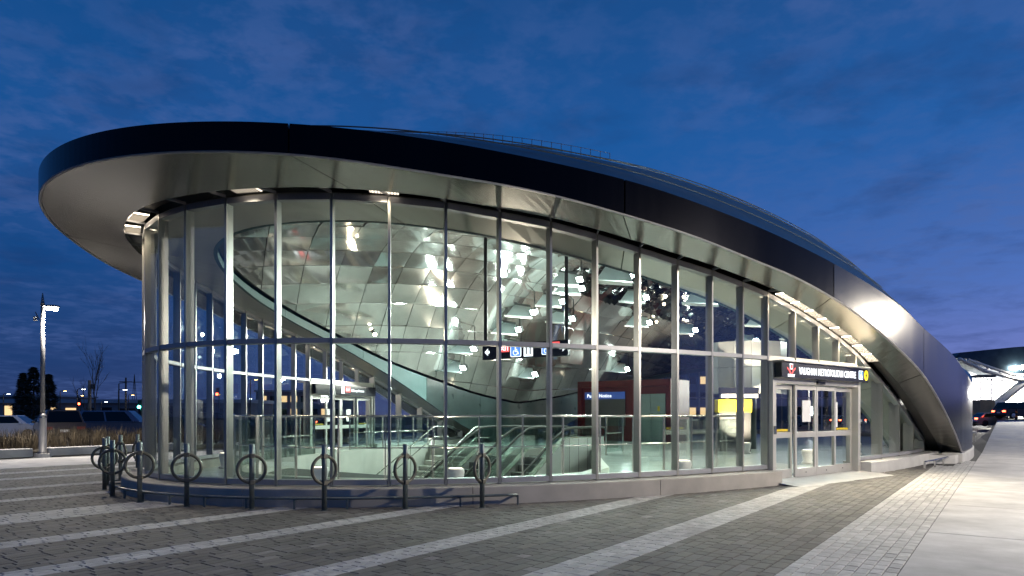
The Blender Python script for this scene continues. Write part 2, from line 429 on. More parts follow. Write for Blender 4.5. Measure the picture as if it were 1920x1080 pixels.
# roof shell
def z_roof(r, ph): zt = z_top(CS - RIM[0] * math.cos(ph)); return 9.1 + (zt - 9.1) * r ** 2.7
mb = MB(); NR, NP = 12, 84
for i in range(NR + 1):
    r = 1 - .985 * i / NR
    for j in range(NP):
        ph = 2 * math.pi * (j + .5 * (i % 2)) / NP
        k = (RIM[0] - .10, RIM[1] - .10); s, t = E2((k[0] * r, k[1] * r), ph); mb.v.append(tuple(W(s, t, z_roof(r, ph) - .03)))
for i in range(NR):
    for j in range(NP):
        a, b = i * NP + j, i * NP + (j + 1) % NP; c_, d_ = a + NP, b + NP
        if i % 2 == 0: mb.f += [(a, b, c_), (b, d_, c_)]
        else: mb.f += [(a, b, d_), (a, d_, c_)]
mb.f.append(tuple(NR * NP + j for j in range(NP)))
roof = mb.build('roof', 'roof', st_b)
for r in (.93, .86, .78):
    path = [W(*E2(((RIM[0] - .1) * r, (RIM[1] - .1) * r), ph), z_roof(r, ph) + .01) for ph in [.18 + .02 * i for i in range(56)]]
    MB().tube(path, .013, 5).build('roof_seam', 'roof_line', roof)
# safety rail on the roof near its crest
for r, p0, p1 in ((.80, .16, .62), (.62, .85, 1.25)):
    n = 26; mbr = MB(); pts = []
    for i in range(n + 1):
        ph = p0 + (p1 - p0) * i / n; p = W(*E2(((RIM[0] - .1) * r, (RIM[1] - .1) * r), ph), z_roof(r, ph)); pts.append(p + Vector((0, 0, .14)))
        mbr.tube([p - Vector((0, 0, .05)), p + Vector((0, 0, .15))], .007, 5)
    mbr.tube(pts, .005, 5)
    mbr.build('roof_rail', 'channel', roof)

# ------------------------------------------------------------------ ceiling of tilted metal panels
ceil = None
mb = MB()
for i in range(15):
    r = i / 14 * 1.0
    for j in range(72):
        ph = 2 * math.pi * j / 72; s, t = E2((OPN[0] * r, OPN[1] * r), ph); mb.v.append(tuple(W(s, t, z_ceil(s, t) + .10)))
for i in range(14):
    for j in range(72): a, b = i * 72 + j, i * 72 + (j + 1) % 72; mb.f.append((a, b, b + 72, a + 72))
ceil = mb.build('ceiling', 'ceil_back', st_b)
def clip_ell(poly, n=96, k=.992):
    cl = [(CS - OPN[0] * k * math.cos(2 * math.pi * i / n), -OPN[1] * k * math.sin(2 * math.pi * i / n)) for i in range(n)]
    ar = sum(cl[i][0] * cl[(i + 1) % n][1] - cl[(i + 1) % n][0] * cl[i][1] for i in range(n)); sg_ = 1 if ar > 0 else -1
    for i in range(n):
        a, b = cl[i], cl[(i + 1) % n]; ex, ey = b[0] - a[0], b[1] - a[1]; out_ = []
        def side_(p): return sg_ * (ex * (p[1] - a[1]) - ey * (p[0] - a[0]))
        for j in range(len(poly)):
            p, q = poly[j], poly[(j + 1) % len(poly)]; dp, dq = side_(p), side_(q)
            if dp >= 0: out_.append(p)
            if (dp >= 0) != (dq >= 0): f_ = dp / (dp - dq); out_.append((p[0] + (q[0] - p[0]) * f_, p[1] + (q[1] - p[1]) * f_))
        poly = out_
        if len(poly) < 3: return []
    return poly
panels = []; facets = []
DT, DS, SK = 1.0, 1.28, .62
rp = random.Random(21)
for i in range(-10, 11):
    for j in range(-2, 46):
        t0 = (i - .5) * DT; s0 = -6 + j * DS + i * DT * SK - 2; g = .012
        par = [(s0 + g, t0 + g), (s0 + DS - g, t0 + g), (s0 + DS - g + SK * DT, t0 + DT - g), (s0 + g + SK * DT, t0 + DT - g)]
        sub_ = []
        poly = clip_ell(par)
        if not poly: continue
        cs_, ct_ = sum(p[0] for p in poly) / len(poly), sum(p[1] for p in poly) / len(poly)
        r_ = math.hypot((cs_ - CS) / OPN[0], ct_ / OPN[1])
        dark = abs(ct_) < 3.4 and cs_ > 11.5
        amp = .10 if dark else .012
        tx, ty = rp.gauss(0, amp), rp.gauss(0, amp)
        q = [W(a_, b_, z_ceil(a_, b_) + (a_ - cs_) * tx + (b_ - ct_) * ty) for a_, b_ in poly]
        xs = [proj(p) for p in q]; n_ = len(q)
        area = abs(sum(xs[k][0] * xs[(k + 1) % n_][1] - xs[(k + 1) % n_][0] * xs[k][1] for k in range(n_))) / 2
        x_, y_ = sum(p[0] for p in xs) / n_, sum(p[1] for p in xs) / n_
        if not (380 < x_ < 1450 and y_ > 400 + max(0, x_ - 610) * .155): area = 0
        if dark:      # the middle of the ceiling is a crumple of small mirror facets
            for fi in range(3):
                for fj in range(3):
                    fq = []
                    for (u_, v_) in ((fi, fj), (fi + 1, fj), (fi + 1, fj + 1), (fi, fj + 1)):
                        u_, v_ = .02 + u_ / 3 * .96, .02 + v_ / 3 * .96; fq.append((s0 + DS * u_ + SK * DT * v_, t0 + DT * v_))
                    fq = clip_ell(fq)
                    if not fq: continue
                    fc = (sum(p[0] for p in fq) / len(fq), sum(p[1] for p in fq) / len(fq)); ax_, ay_ = rp.gauss(0, .22), rp.gauss(0, .22)
                    facets.append([W(a_, b_, z_ceil(a_, b_) + (a_ - fc[0]) * ax_ + (b_ - fc[1]) * ay_) for a_, b_ in fq])
            continue
        panels.append((area, dark, q))
order = sorted(range(len(panels)), key=lambda k: -panels[k][0])
single = set(order[:290])
rest = {'ceil': MB(), 'ceil_b': MB(), 'ceil_dark': MB()}
def plate(mb, q):
    n_ = len(q); o = len(mb.v); mb.v += [tuple(p) for p in q] + [(p.x, p.y, p.z + .03) for p in q]
    mb.f += [tuple(range(o, o + n_)), tuple(range(o + 2 * n_ - 1, o + n_ - 1, -1))] + [(o + i, o + (i + 1) % n_, o + n_ + (i + 1) % n_, o + n_ + i) for i in range(n_)]
    return mb
for k, (vis, dark, q) in enumerate(panels):
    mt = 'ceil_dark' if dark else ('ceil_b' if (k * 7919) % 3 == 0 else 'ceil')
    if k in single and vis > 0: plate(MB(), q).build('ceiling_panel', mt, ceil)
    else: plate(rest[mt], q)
fm = MB()
for q in facets: plate(fm, q)
stuff(fm.build('mirror_facets', 'ceil_dark', ceil))
for mt, mbx in rest.items():
    if not mbx.v: continue
    o = mbx.build('ceiling_panel_field', mt, ceil); stuff(o)

# ------------------------------------------------------------------ glazing
arc = [0.0]; PHS = [i * .0005 for i in range(3200)]
for i in range(1, len(PHS)): arc.append(arc[-1] + (EW(GLS, PHS[i], 0) - EW(GLS, PHS[i - 1], 0)).length)
def phi_at(L_):
    import bisect
    i = min(len(arc) - 1, bisect.bisect(arc, L_)); return PHS[i]
side_ph = [phi_at(.46 + .95 * i) for i in range(13)] + [phi_of(GLS, 3.09)]
door_ph = [phi_of(GLS, s) for s in (3.09, 4.1, 5.1, 6.1, 7.08)]
tail_ph = [phi_of(GLS, s) for s in (7.08, 8.92, 10.5, 12.1, 13.75)]
SILL, TRN = .32, 2.75
def flip(ph, side, rear): ph = ph if side < 0 else -ph; return (math.pi - ph) if rear else ph
def mullion(ph, z0, z1, wd=.042, dp=.17):
    p = EW(GLS, ph, 0); e = enorm(GLS, ph); r = Vector((-e.y, e.x, 0)) * wd / 2
    a, b = p + e * .05, p + e * (.05 - dp); mb = MB()
    q = [a - r, a + r, b + r, b - r]
    mb.hexa([Vector((v.x, v.y, z0)) for v in q] + [Vector((v.x, v.y, z1)) for v in q])
    return mb.build('mullion', 'alu_in', st_b)
def rail(pa, pb, za, zb, h, d0, d1, name, mt):
    e = ((enorm(GLS, pa) + enorm(GLS, pb)) / 2).normalized(); A_ = EW(GLS, pa, za); B_ = EW(GLS, pb, zb); u = (B_ - A_).normalized()
    A_ = A_ + u * .028; B_ = B_ - u * .028
    q = [A_ + e * d0, B_ + e * d0, B_ + e * d1, A_ + e * d1]
    MB().hexa(q + [up(v, h) for v in q]).build(name, mt, st_b)
def pane(pa, pb, za0, zb0, za1, zb1):
    e = ((enorm(GLS, pa) + enorm(GLS, pb)) / 2).normalized(); A_ = EW(GLS, pa, 0); B_ = EW(GLS, pb, 0); u = (B_ - A_).normalized()
    A_ = A_ + u * .03; B_ = B_ - u * .03
    if za1 - za0 < .04 and zb1 - zb0 < .04: return
    za1 = max(za1, za0 + .01); zb1 = max(zb1, zb0 + .01)
    q = [(A_ + e * .012, za0), (B_ + e * .012, zb0), (B_ + e * .012, zb1), (A_ + e * .012, za1)]
    o = [(v - e * .016, z) for v, z in q]
    pts = [Vector((v.x, v.y, z)) for v, z in q + o]
    MB().add(pts, [(0, 1, 2, 3), (7, 6, 5, 4), (0, 4, 5, 1), (1, 5, 6, 2), (2, 6, 7, 3), (3, 7, 4, 0)]).build('glass_pane', 'glass', st_b)
def zg(ph): return z_gl(E2(GLS, ph)[0])
def bay(pa, pb, door=False):
    za, zb = zg(pa), zg(pb)
    if not door:
        rail(pa, pb, SILL, SILL, .09, .045, -.12, 'sill', 'alu')
        if min(za, zb) > TRN + .25:
            pane(pa, pb, SILL + .09, SILL + .09, TRN - .04, TRN - .04); pane(pa, pb, TRN + .04, TRN + .04, za - .05, zb - .05)
            rail(pa, pb, TRN - .04, TRN - .04, .08, .045, -.14, 'transom', 'alu')
        else: pane(pa, pb, SILL + .09, SILL + .09, max(SILL + .1, za - .05), max(SILL + .1, zb - .05))
    else:
        pane(pa, pb, TRN + .05, TRN + .05, za - .05, zb - .05)
        rail(pa, pb, TRN - .05, TRN - .05, .10, .05, -.16, 'transom', 'door_alu')
    rail(pa, pb, max(SILL + .10, za - .05), max(SILL + .10, zb - .05), .10, .047, -.10, 'head_frame', 'alu')
for rear in (False, True):
    ap = None
    for side in (-1, 1):
        seq = side_ph
        for i, ph in enumerate(seq): mullion(flip(ph, side, rear), SILL - .02, zg(ph) + .04)
        if side < 0: bay(flip(-seq[0], -1, rear), flip(seq[0], -1, rear))
        for i in range(len(seq) - 1): bay(flip(seq[i], side, rear), flip(seq[i + 1], side, rear))
        if not rear:
            for i in range(4): bay(flip(door_ph[i], side, rear), flip(door_ph[i + 1], side, rear), True)
            for ph in door_ph[1:4]: mullion(flip(ph, side, rear), TRN + .05, zg(ph) + .04, .05, .16)
        else:
            for i in range(4): bay(flip(door_ph[i], side, rear), flip(door_ph[i + 1], side, rear))
            for ph in door_ph[1:4]: mullion(flip(ph, side, rear), SILL - .02, zg(ph) + .04)
        mullion(flip(door_ph[4], side, rear), .0 if not rear else SILL, zg(door_ph[4]) + .03, .07, .24)
        for i in range(4): bay(flip(tail_ph[i], side, rear), flip(tail_ph[i + 1], side, rear))
        for ph in tail_ph[1:]: mullion(flip(ph, side, rear), SILL - .02, max(SILL + .2, zg(ph) + .03), .06, .28)
        # thin dividers across the light channel
        if not rear:
            for ph in seq:
                f_ = flip(ph, side, rear); a = chan_pt(f_, .02); b = gls_pt(f_, .075, .04)
                MB().bar(a, b, .018, .05).build('channel_divider', 'alu', st_b)

# ------------------------------------------------------------------ plinth and foot rail
def plinth(p0, p1, step=.05, o0=.42, o1=-.30, zt=SILL - .02):
    def sec(ph):
        p = EW(GLS, ph, 0); e = enorm(GLS, ph)
        return [up(p + e * o0, -.05), up(p + e * o0, zt - .015), up(p + e * (o0 - .015), zt), up(p + e * o1, zt), up(p + e * o1, -.05)]
    return ring_strip(p0, p1, sec, step)
cuts = [-phi_of(GLS, 3.05), -phi_at(9.2), -phi_at(5.6), -phi_at(2.0), phi_at(2.0), phi_at(5.6), phi_at(9.2), phi_of(GLS, 3.05)]
for a, b in zip(cuts[:-1], cuts[1:]): plinth(a + .0004, b - .0004).build('plinth', 'plinth', st_b)
for sd in (1, -1):
    a, b = phi_of(GLS, 7.12), phi_of(GLS, 14.6)
    if sd < 0: a, b = -b, -a
    plinth(a, b, o0=.40).build('plinth', 'plinth_top', st_b)
    a, b = math.pi - phi_of(GLS, 14.6), math.pi + phi_of(GLS, 14.6)
    if sd > 0: plinth(a, b, o0=.40).build('plinth', 'plinth', st_b)
def base_sec(ph): return [rim_pt(ph, -.05, .05), rim_pt(ph, .27, .05), rim_pt(ph, .285, .035), rim_pt(ph, .285, -.5), rim_pt(ph, -.05, -.5)]
for sd in (0, math.pi):
    ring_strip(phi_of(RIM, 13.55) + sd, math.pi - phi_of(RIM, 13.55) + sd, base_sec).build('shell_base', 'plinth_top', st_b)
# ground under the leaning shell beside the glass
for sd in (-1, 1):
    poly = []
    for s in [12.4 + .2 * i for i in range(12)]: poly.append(W(s, sd * (halfw(GLS, s) + .36)))
    poly2 = [W(s, sd * (halfw(RIM, s) - .06)) for s in [12.9 + .2 * i for i in range(9)]]
    pts = [(p.x, p.y) for p in poly + poly2[::-1]]
    if sd > 0: pts.reverse()
    MB().prism(pts, -.02, .24).build('shell_footing', 'plinth_top', st_b)
fr = thing('foot_rail', 'low galvanised pipe rail on short brackets around the curved concrete plinth', 'rail', EW(GLS, 0, 0))
a, b = -phi_at(2.6), phi_at(6.3)
path = [EW(GLS, a + (b - a) * i / 60, .17) + enorm(GLS, a + (b - a) * i / 60) * .60 for i in range(61)]
MB().tube(path, .022, 8).build('pipe', 'post', fr, True)
for i in range(0, 61, 5):
    p = path[i]; e = enorm(GLS, a + (b - a) * i / 60)
    MB().bar(p + Vector((0, 0, -.03)), p - e * .18 + Vector((0, 0, -.03)), .03, .03).bar(p + Vector((0, 0, -.015)), Vector((p.x, p.y, -.01)), .03, .03).build('bracket', 'post', fr)
fr2 = thing('foot_rail', 'low pale metal rail on brackets at the foot of the leaning shell', 'rail', EW(GLS, phi_of(GLS, 11), 0))
a, b = phi_of(GLS, 9.8), phi_of(GLS, 14.4)
path = [EW(GLS, a + (b - a) * i / 24, .20) + enorm(GLS, a + (b - a) * i / 24) * .85 for i in range(25)]
MB().tube(path, .025, 8).build('pipe', 'steel', fr2, True)
for i in range(0, 25, 6): p = path[i]; MB().bar(p, Vector((p.x, p.y, -.01)), .05, .03).build('bracket', 'steel', fr2)

# ------------------------------------------------------------------ sliding doors
def entrance(side, main):
    pa, pb = flip(door_ph[0], side, False), flip(door_ph[4], side, False)
    A_, B_ = EW(GLS, pa, 0), EW(GLS, pb, 0); u = (B_ - A_).normalized(); e = Vector((u.y, -u.x, 0)) if side < 0 else Vector((-u.y, u.x, 0))
    Ln = (B_ - A_).length; fr_z = 2.20
    def P(x, o, z): return A_ + u * x + e * o + Vector((0, 0, z))
    def bx(mb, x0, x1, o0, o1, z0, z1):
        return mb.hexa([P(x0, o0, z0), P(x1, o0, z0), P(x1, o1, z0), P(x0, o1, z0), P(x0, o0, z1), P(x1, o0, z1), P(x1, o1, z1), P(x0, o1, z1)])
    d = MB(); bx(d, .0, .13, .16, -.14, 0, TRN - .06); bx(d, Ln - .13, Ln, .16, -.14, 0, TRN - .06); bx(d, .13, Ln - .13, .15, -.13, fr_z, TRN - .06); bx(d, .0, Ln, .42, .15, TRN - .09, TRN - .055)
    door = d.build('entrance_door', 'door_alu', st_b, bevel=.004)
    n = 4; w_ = (Ln - .30) / n
    for k in range(n):
        x0 = .14 + k * w_ + .012 * k; x1 = x0 + w_; o = .06 if k in (1, 2) else -.01
        lf = MB(); z0, z1, mz = .07, fr_z - .02, .98
        bx(lf, x0, x0 + .075, o, o - .05, z0, z1); bx(lf, x1 - .075, x1, o, o - .05, z0, z1)
        bx(lf, x0 + .075, x1 - .075, o, o - .05, z1 - .10, z1); bx(lf, x0 + .075, x1 - .075, o, o - .05, mz, mz + .13); bx(lf, x0 + .075, x1 - .075, o, o - .05, z0, z0 + .20)
        lf.build('door_leaf', 'door_alu', door, bevel=.003)
        for (q0, q1) in ((z0 + .20, mz), (mz + .13, z1 - .10)):
            g = MB(); bx(g, x0 + .076, x1 - .076, o - .02, o - .03, q0, q1); g.build('door_pane', 'glass', door)
        if k in (0, 3): g = MB(); bx(g, x0 + .18, x1 - .18, o - .005, o - .012, mz + .15, mz + .20); g.build('warning_strip', 'yellow', door)
        g = MB(); c_ = P((x0 + x1) / 2, o + .004, z0 + .10); g.tube([c_ - e * .01, c_ + e * .004], .014, 10); g.build('lock', 'black', door)
    s_ = MB(); bx(s_, Ln / 2 - .17, Ln / 2 + .17, .20, .15, fr_z + .02, fr_z + .09); s_.build('motion_sensor', 'black', door)
    b_ = MB(); bx(b_, .02, .10, .19, .16, 1.08, 1.26); b_.build('door_button', 'steel', door)
    th = MB(); th.add([P(-.2, .9, .0), P(Ln + .2, .9, 0), P(Ln + .2, .2, .075), P(-.2, .2, .075), P(Ln + .2, -.3, .075), P(-.2, -.3, .075)], [(0, 1, 2, 3), (3, 2, 4, 5)]).build('threshold', 'plinth_top', door)
    return P, bx, Ln, u, e, w_
Pn, bxn, LN, UN, EN, WLEAF = entrance(-1, True)
Pf, bxf, LF, UF, EF, _ = entrance(1, False)

# papers taped to the near door
for k, lab in ((1, 'white paper notice taped to a sliding door beside the long narrow one'), (3, 'long narrow printed strip taped to the last door leaf')):
    x0 = .14 + k * WLEAF + .012 * k; o = .06 if k == 1 else -.01
    q = MB()
    if k == 1: bxn(q, x0 + .34, x0 + .72, o - .012, o - .016, 1.34, 1.84)
    else: bxn(q, x0 + .12, x0 + .24, o - .012, o - .016, 1.20, 1.82)
    tag(q.build('paper_notice', 'paper'), lab, 'notice')
q = MB(); bxf(q, 1.0, 1.32, -.10, -.106, 1.25, 1.72); tag(q.build('paper_notice', 'paper'), 'white paper notice on the opposite glass doors, nearer the curved front of the hall', 'notice')
q = MB(); bxf(q, 2.25, 2.55, -.10, -.106, 1.25, 1.72); tag(q.build('paper_notice', 'paper'), 'white paper notice on the opposite glass doors, under the EXIT lettering', 'notice')

# ------------------------------------------------------------------ lettering
def text_mesh(body, size, bold=.0, depth=.004, align='LEFT', sx=1.0):
    cu = bpy.data.curves.new('lettering', 'FONT'); cu.body = body; cu.size = size; cu.extrude = depth; cu.offset = bold; cu.align_x = align; cu.resolution_u = 3
    cu.space_character = 1.06
    o = bpy.data.objects.new('lettering', cu); col.objects.link(o)
    dg = bpy.context.evaluated_depsgraph_get(); me = bpy.data.meshes.new_from_object(o.evaluated_get(dg))
    bpy.data.objects.remove(o); bpy.data.curves.remove(cu)
    if sx != 1:
        for v in me.vertices: v.co.x *= sx
    return me
def place_text(body, size, origin, xdir, mt, parent, bold=0.0, align='LEFT', name='lettering', sx=1.0, fit=None):
    me = text_mesh(body, size, bold, .004, align, sx)
    if fit:
        wd_ = max(v.co.x for v in me.vertices) - min(v.co.x for v in me.vertices)
        for v in me.vertices: v.co.x *= fit / wd_
    me.materials.append(M[mt])
    x = Vector(xdir).normalized(); z = Vector((0, 0, 1)); n = x.cross(z)
    mt4 = Matrix(((x.x, z.x, n.x, origin[0]), (x.y, z.y, n.y, origin[1]), (x.z, z.z, n.z, origin[2]), (0, 0, 0, 1)))
    me.transform(mt4); return link(name, me, parent)
def flat(poly, origin, xdir, off, mt, parent, name, th=.004):
    x = Vector(xdir).normalized(); z = Vector((0, 0, 1)); n = x.cross(z); k = len(poly)
    f = [Vector(origin) + x * a + z * b + n * off for a, b in poly]; bk = [p - n * th for p in f]
    return MB().add(f + bk, [tuple(range(k)), tuple(reversed(range(k, 2 * k)))] + [(i, (i + 1) % k, k + (i + 1) % k, k + i) for i in range(k)]).build(name, mt, parent)
def rect(x0, x1, y0, y1, r=.0):
    if not r: return [(x0, y0), (x1, y0), (x1, y1), (x0, y1)]
    o = []
    for cx, cy, a0 in ((x1 - r, y0 + r, -90), (x1 - r, y1 - r, 0), (x0 + r, y1 - r, 90), (x0 + r, y0 + r, 180)):
        for i in range(5): a = R(a0 + 22.5 * i); o.append((cx + r * math.cos(a), cy + r * math.sin(a)))
    return o
def wheelchair(origin, xdir, off, size, parent, mt='white_txt', bgm='blue_lit'):
    flat(rect(-size / 2, size / 2, -size / 2, size / 2, size * .12), origin, xdir, off, mt, parent, 'symbol_frame')
    flat(rect(-size * .44, size * .44, -size * .44, size * .44, size * .1), origin, xdir, off + .003, bgm, parent, 'symbol_field')
    def c_(cx, cy, r, n=14): return [(cx + r * math.cos(2 * math.pi * i / n), cy + r * math.sin(2 * math.pi * i / n)) for i in range(n)]
    flat(c_(-.02 * size, .30 * size, .075 * size), origin, xdir, off + .006, mt, parent, 'symbol_head')
    flat([(-.07 * size, .20 * size), (-.07 * size, -.10 * size), (.13 * size, -.10 * size), (.21 * size, -.30 * size), (.29 * size, -.27 * size), (.19 * size, -.02 * size), (.02 * size, -.02 * size), (.02 * size, .06 * size), (.14 * size, .06 * size), (.14 * size, .12 * size), (.02 * size, .12 * size), (.02 * size, .20 * size)], origin, xdir, off + .006, mt, parent, 'symbol_figure')
    ring = MB(); x = Vector(xdir).normalized(); z = Vector((0, 0, 1)); n = x.cross(z)
    pts = [Vector(origin) + x * (-.03 + .20 * math.cos(a)) * size + z * (-.15 + .20 * math.sin(a)) * size + n * (off + .004) for a in [R(120 + 11 * i) for i in range(22)]]
    ring.tube(pts, .028 * size, 5).build('symbol_wheel', mt, parent)

# main sign above the near doors
sg = thing('station_sign', 'black illuminated sign reading VAUGHAN METROPOLITAN CENTRE above the sliding doors', 'sign', Pn(LN / 2, .3, 2.30))
b_ = MB(); bxn(b_, .02, LN - .04, .36, .17, 2.315, 2.655); b_.build('sign_box', 'sign_black', sg, bevel=.008)
x_ = UN
def on_sign(x, z): return Pn(x, .362, z)
fw = LN - .04
place_text('VAUGHAN METROPOLITAN CENTRE', .225, on_sign(.175 * LN, 2.405), x_, 'white_txt', sg, .003, fit=.655 * LN)
me_w = None
crest_o = on_sign(.095 * LN, 2.47)
flat([(-.085, .02), (-.05, .02), (-.045, -.02), (-.0, -.065), (.045, -.02), (.05, .02), (.085, .02), (.17, .075), (.165, .03), (.10, -.005), (.065, -.05), (.0, -.10), (-.065, -.05), (-.10, -.005), (-.165, .03), (-.17, .075)], crest_o, x_, .004, 'red_lit', sg, 'crest_wings')
flat([(-.055, .03), (.055, .03), (.06, .10), (.07, .15), (-.07, .15), (-.06, .10)], crest_o, x_, .004, 'white_txt', sg, 'crest_shield')
flat([(-.04, .045), (.04, .045), (.048, .135), (-.048, .135)], crest_o, x_, .008, 'red_lit', sg, 'crest_field')
place_text('SUBWAY', .085, on_sign(.095 * LN, 2.335), x_, 'white_txt', sg, .002, 'CENTER', sx=.8)
wheelchair(on_sign(.895 * LN, 2.49), x_, .004, .22, sg)
flat([(.11 * math.cos(a), .13 * math.sin(a)) for a in [2 * math.pi * i / 24 for i in range(24)]], on_sign(.965 * LN, 2.49), x_, .004, 'yellow_lit', sg, 'round_symbol')
flat([(-.012, -.08), (.012, -.08), (.012, .0), (.05, -.03), (.05, .0), (.012, .03), (.012, .08), (-.012, .08), (-.012, .03), (-.05, .0), (-.05, -.03), (-.012, .0)], on_sign(.965 * LN, 2.49), x_, .008, 'black', sg, 'round_symbol_mark')
# sign over the opposite doors, facing the hall
sf = thing('exit_sign', 'dark lit exit sign box above the glass doors on the opposite side of the hall', 'sign', Pf(LF / 2, -.3, 2.25))
b_ = MB(); bxf(b_, .10, LF - .10, -.14, -.30, 2.26, 2.62); b_.build('sign_box', 'sign_black', sf)
fo = lambda x, z: Pf(x, -.302, z)
xd = UF if UF.cross(Vector((0, 0, 1))).dot(-EF) > 0 else -UF
flat(rect(-.10, .10, -.13, .13), fo(1.75, 2.44), xd, .004, 'white_txt', sf, 'lit_panel')
flat(rect(-.15, .15, -.10, .10), fo(2.08, 2.47), xd, .004, 'red_lit', sf, 'exit_field')
place_text('EXIT', .13, fo(2.08, 2.42), xd, 'white_txt', sf, .003, 'CENTER')
place_text('Millway Avenue', .13, fo(2.30, 2.40), xd, 'white_txt', sf, .002)
# ================================================================== INTERIOR
FZ = .10
near_v = [(8.6, -.6), (6.0, -2.0), (4.0, -3.2), (2.2, -4.3), (.6, -4.75), (-.9, -4.2), (-2.0, -3.5), (-2.9, -2.5), (-3.5, -1.2), (-3.7, 0)]
far_v = [(-3.5, 1.2), (-2.9, 2.4), (-1.9, 3.4), (-.6, 4.4), (1.0, 5.3), (2.6, 6.0), (4.5, 6.6), (6.5, 7.0), (8.6, 7.2)]
void = near_v + far_v
bm = bmesh.new()
outer = [W(*E2((GLS[0] - .25, GLS[1] - .25), 2 * math.pi * i / 90), FZ) for i in range(90)]
ov = [bm.verts.new(p) for p in outer]; iv = [bm.verts.new(W(s, t, FZ)) for s, t in void]
ed = [bm.edges.new((a, b)) for a, b in zip(ov, ov[1:] + ov[:1])] + [bm.edges.new((a, b)) for a, b in zip(iv, iv[1:] + iv[:1])]
bmesh.ops.triangle_fill(bm, use_beauty=True, use_dissolve=False, edges=ed)
bmesh.ops.recalc_face_normals(bm, faces=bm.faces)
me = bpy.data.meshes.new('floor'); bm.to_mesh(me); bm.free(); me.materials.append(M['floor_in'])
if me.polygons[0].normal.z < 0: me.flip_normals()
hall = struct(link('floor', me))
mb = MB(); k = len(void)
for i in range(k):
    (s0, t0), (s1, t1) = void[i], void[(i + 1) % k]
    mb.add([W(s0, t0, FZ + .16), W(s1, t1, FZ + .16), W(s1, t1, -5), W(s0, t0, -5)], [(0, 1, 2, 3)])
    cx_, ct_ = 2.5, 1.2
    o0 = (s0 + (s0 - cx_) * .035, t0 + (t0 - ct_) * .05); o1 = (s1 + (s1 - cx_) * .035, t1 + (t1 - ct_) * .05)
    mb.add([W(s0, t0, FZ + .16), W(*o0, FZ + .16), W(*o1, FZ + .16), W(s1, t1, FZ + .16), W(*o0, FZ - .02), W(*o1, FZ - .02)], [(0, 1, 2, 3), (1, 4, 5, 2)])
struct(mb.build('stairwell_wall', 'concrete_in'))
struct(MB().add([W(s, t, -5) for s, t in ((-8, -8), (12, -8), (12, 10), (-8, 10))], [(0, 1, 2, 3)]).build('lower_floor', 'floor_dark'))
# darker tile band in front of the doors
a0 = [E2((GLS[0] - .4, GLS[1] - .4), phi_of(GLS, 1.0 + .45 * i)) for i in range(14)]
a1 = [E2((GLS[0] - 2.6, GLS[1] - 2.6), phi_of(GLS, 1.4 + .45 * i)) for i in range(14)]
mb = MB(); mb.v = [tuple(W(s, t, FZ + .004)) for s, t in a0 + a1]; mb.f = [(i, i + 1, 15 + i, 14 + i) for i in range(13)]
struct(mb.build('entrance_mat', 'floor_dark'))

# guard rail round the stairwell
def guard(name, label, pts, group=None):
    g = thing(name, label, 'railing', pts[0], 0, group)
    L_ = [Vector((p.x, p.y, 0)) for p in pts]; acc = [0.0]
    for a, b in zip(L_, L_[1:]): acc.append(acc[-1] + (b - a).length)
    n = max(1, round(acc[-1] / .90)); P_ = []
    for i in range(n + 1):
        d = acc[-1] * i / n; j = min(len(acc) - 2, max(q for q in range(len(acc)) if acc[q] <= d + 1e-6)); f_ = (d - acc[j]) / (acc[j + 1] - acc[j]); P_.append(L_[j].lerp(L_[j + 1], min(1, f_)))
    zb, zt = FZ, 1.475
    MB().tube([up(p, zt) for p in P_], .024, 8).build('handrail', 'steel', g, True)
    MB().tube([up(p, .86) for p in P_], .014, 6).build('mid_rail', 'steel', g, True)
    for i, p in enumerate(P_):
        u = (P_[min(i + 1, n)] - P_[max(i - 1, 0)]).normalized(); m = Matrix((u, Vector((-u.y, u.x, 0)), Vector((0, 0, 1)))).transposed()
        MB().box((p.x, p.y, (zb + zt) / 2), (.016, .06, zt - zb), m=m).box((p.x, p.y, zb + .01), (.09, .09, .02), m=m).build('post', 'steel', g)
    for a, b in zip(P_, P_[1:]):
        u = (b - a).normalized(); nn = Vector((-u.y, u.x, 0)) * .006; a2, b2 = a + u * .04, b - u * .04
        MB().hexa([up(a2 - nn, FZ + .10), up(b2 - nn, FZ + .10), up(b2 + nn, FZ + .10), up(a2 + nn, FZ + .10), up(a2 - nn, 1.40), up(b2 - nn, 1.40), up(b2 + nn, 1.40), up(a2 + nn, 1.40)]).build('glass_panel', 'glass_guard', g)
    return g
GRD = (GLS[0] - 1.85, GLS[1] - 1.75)
gp = [EW(GRD, phi_of(GRD, 4.9) * (1 - i / 40), 0) for i in range(41)]
guard('guard_rail', 'curved glass and steel guard rail just inside the window wall with foot rail', gp)
gp = [EW(GRD, -phi_of(GRD, 1.6) * (i / 30), 0) for i in range(1, 31)]
guard('guard_rail', 'glass and steel guard rail on the stairwell edge facing the opposite doors', gp)
guard('guard_rail', 'short glass guard rail behind the top of the escalators', [W(8.9, -.9), W(10.2, -.9)])
guard('guard_rail', 'long glass guard rail by the stair head across the stairwell', [W(4.0, 6.75), W(6.5, 7.15), (W(8.7, 7.35))])

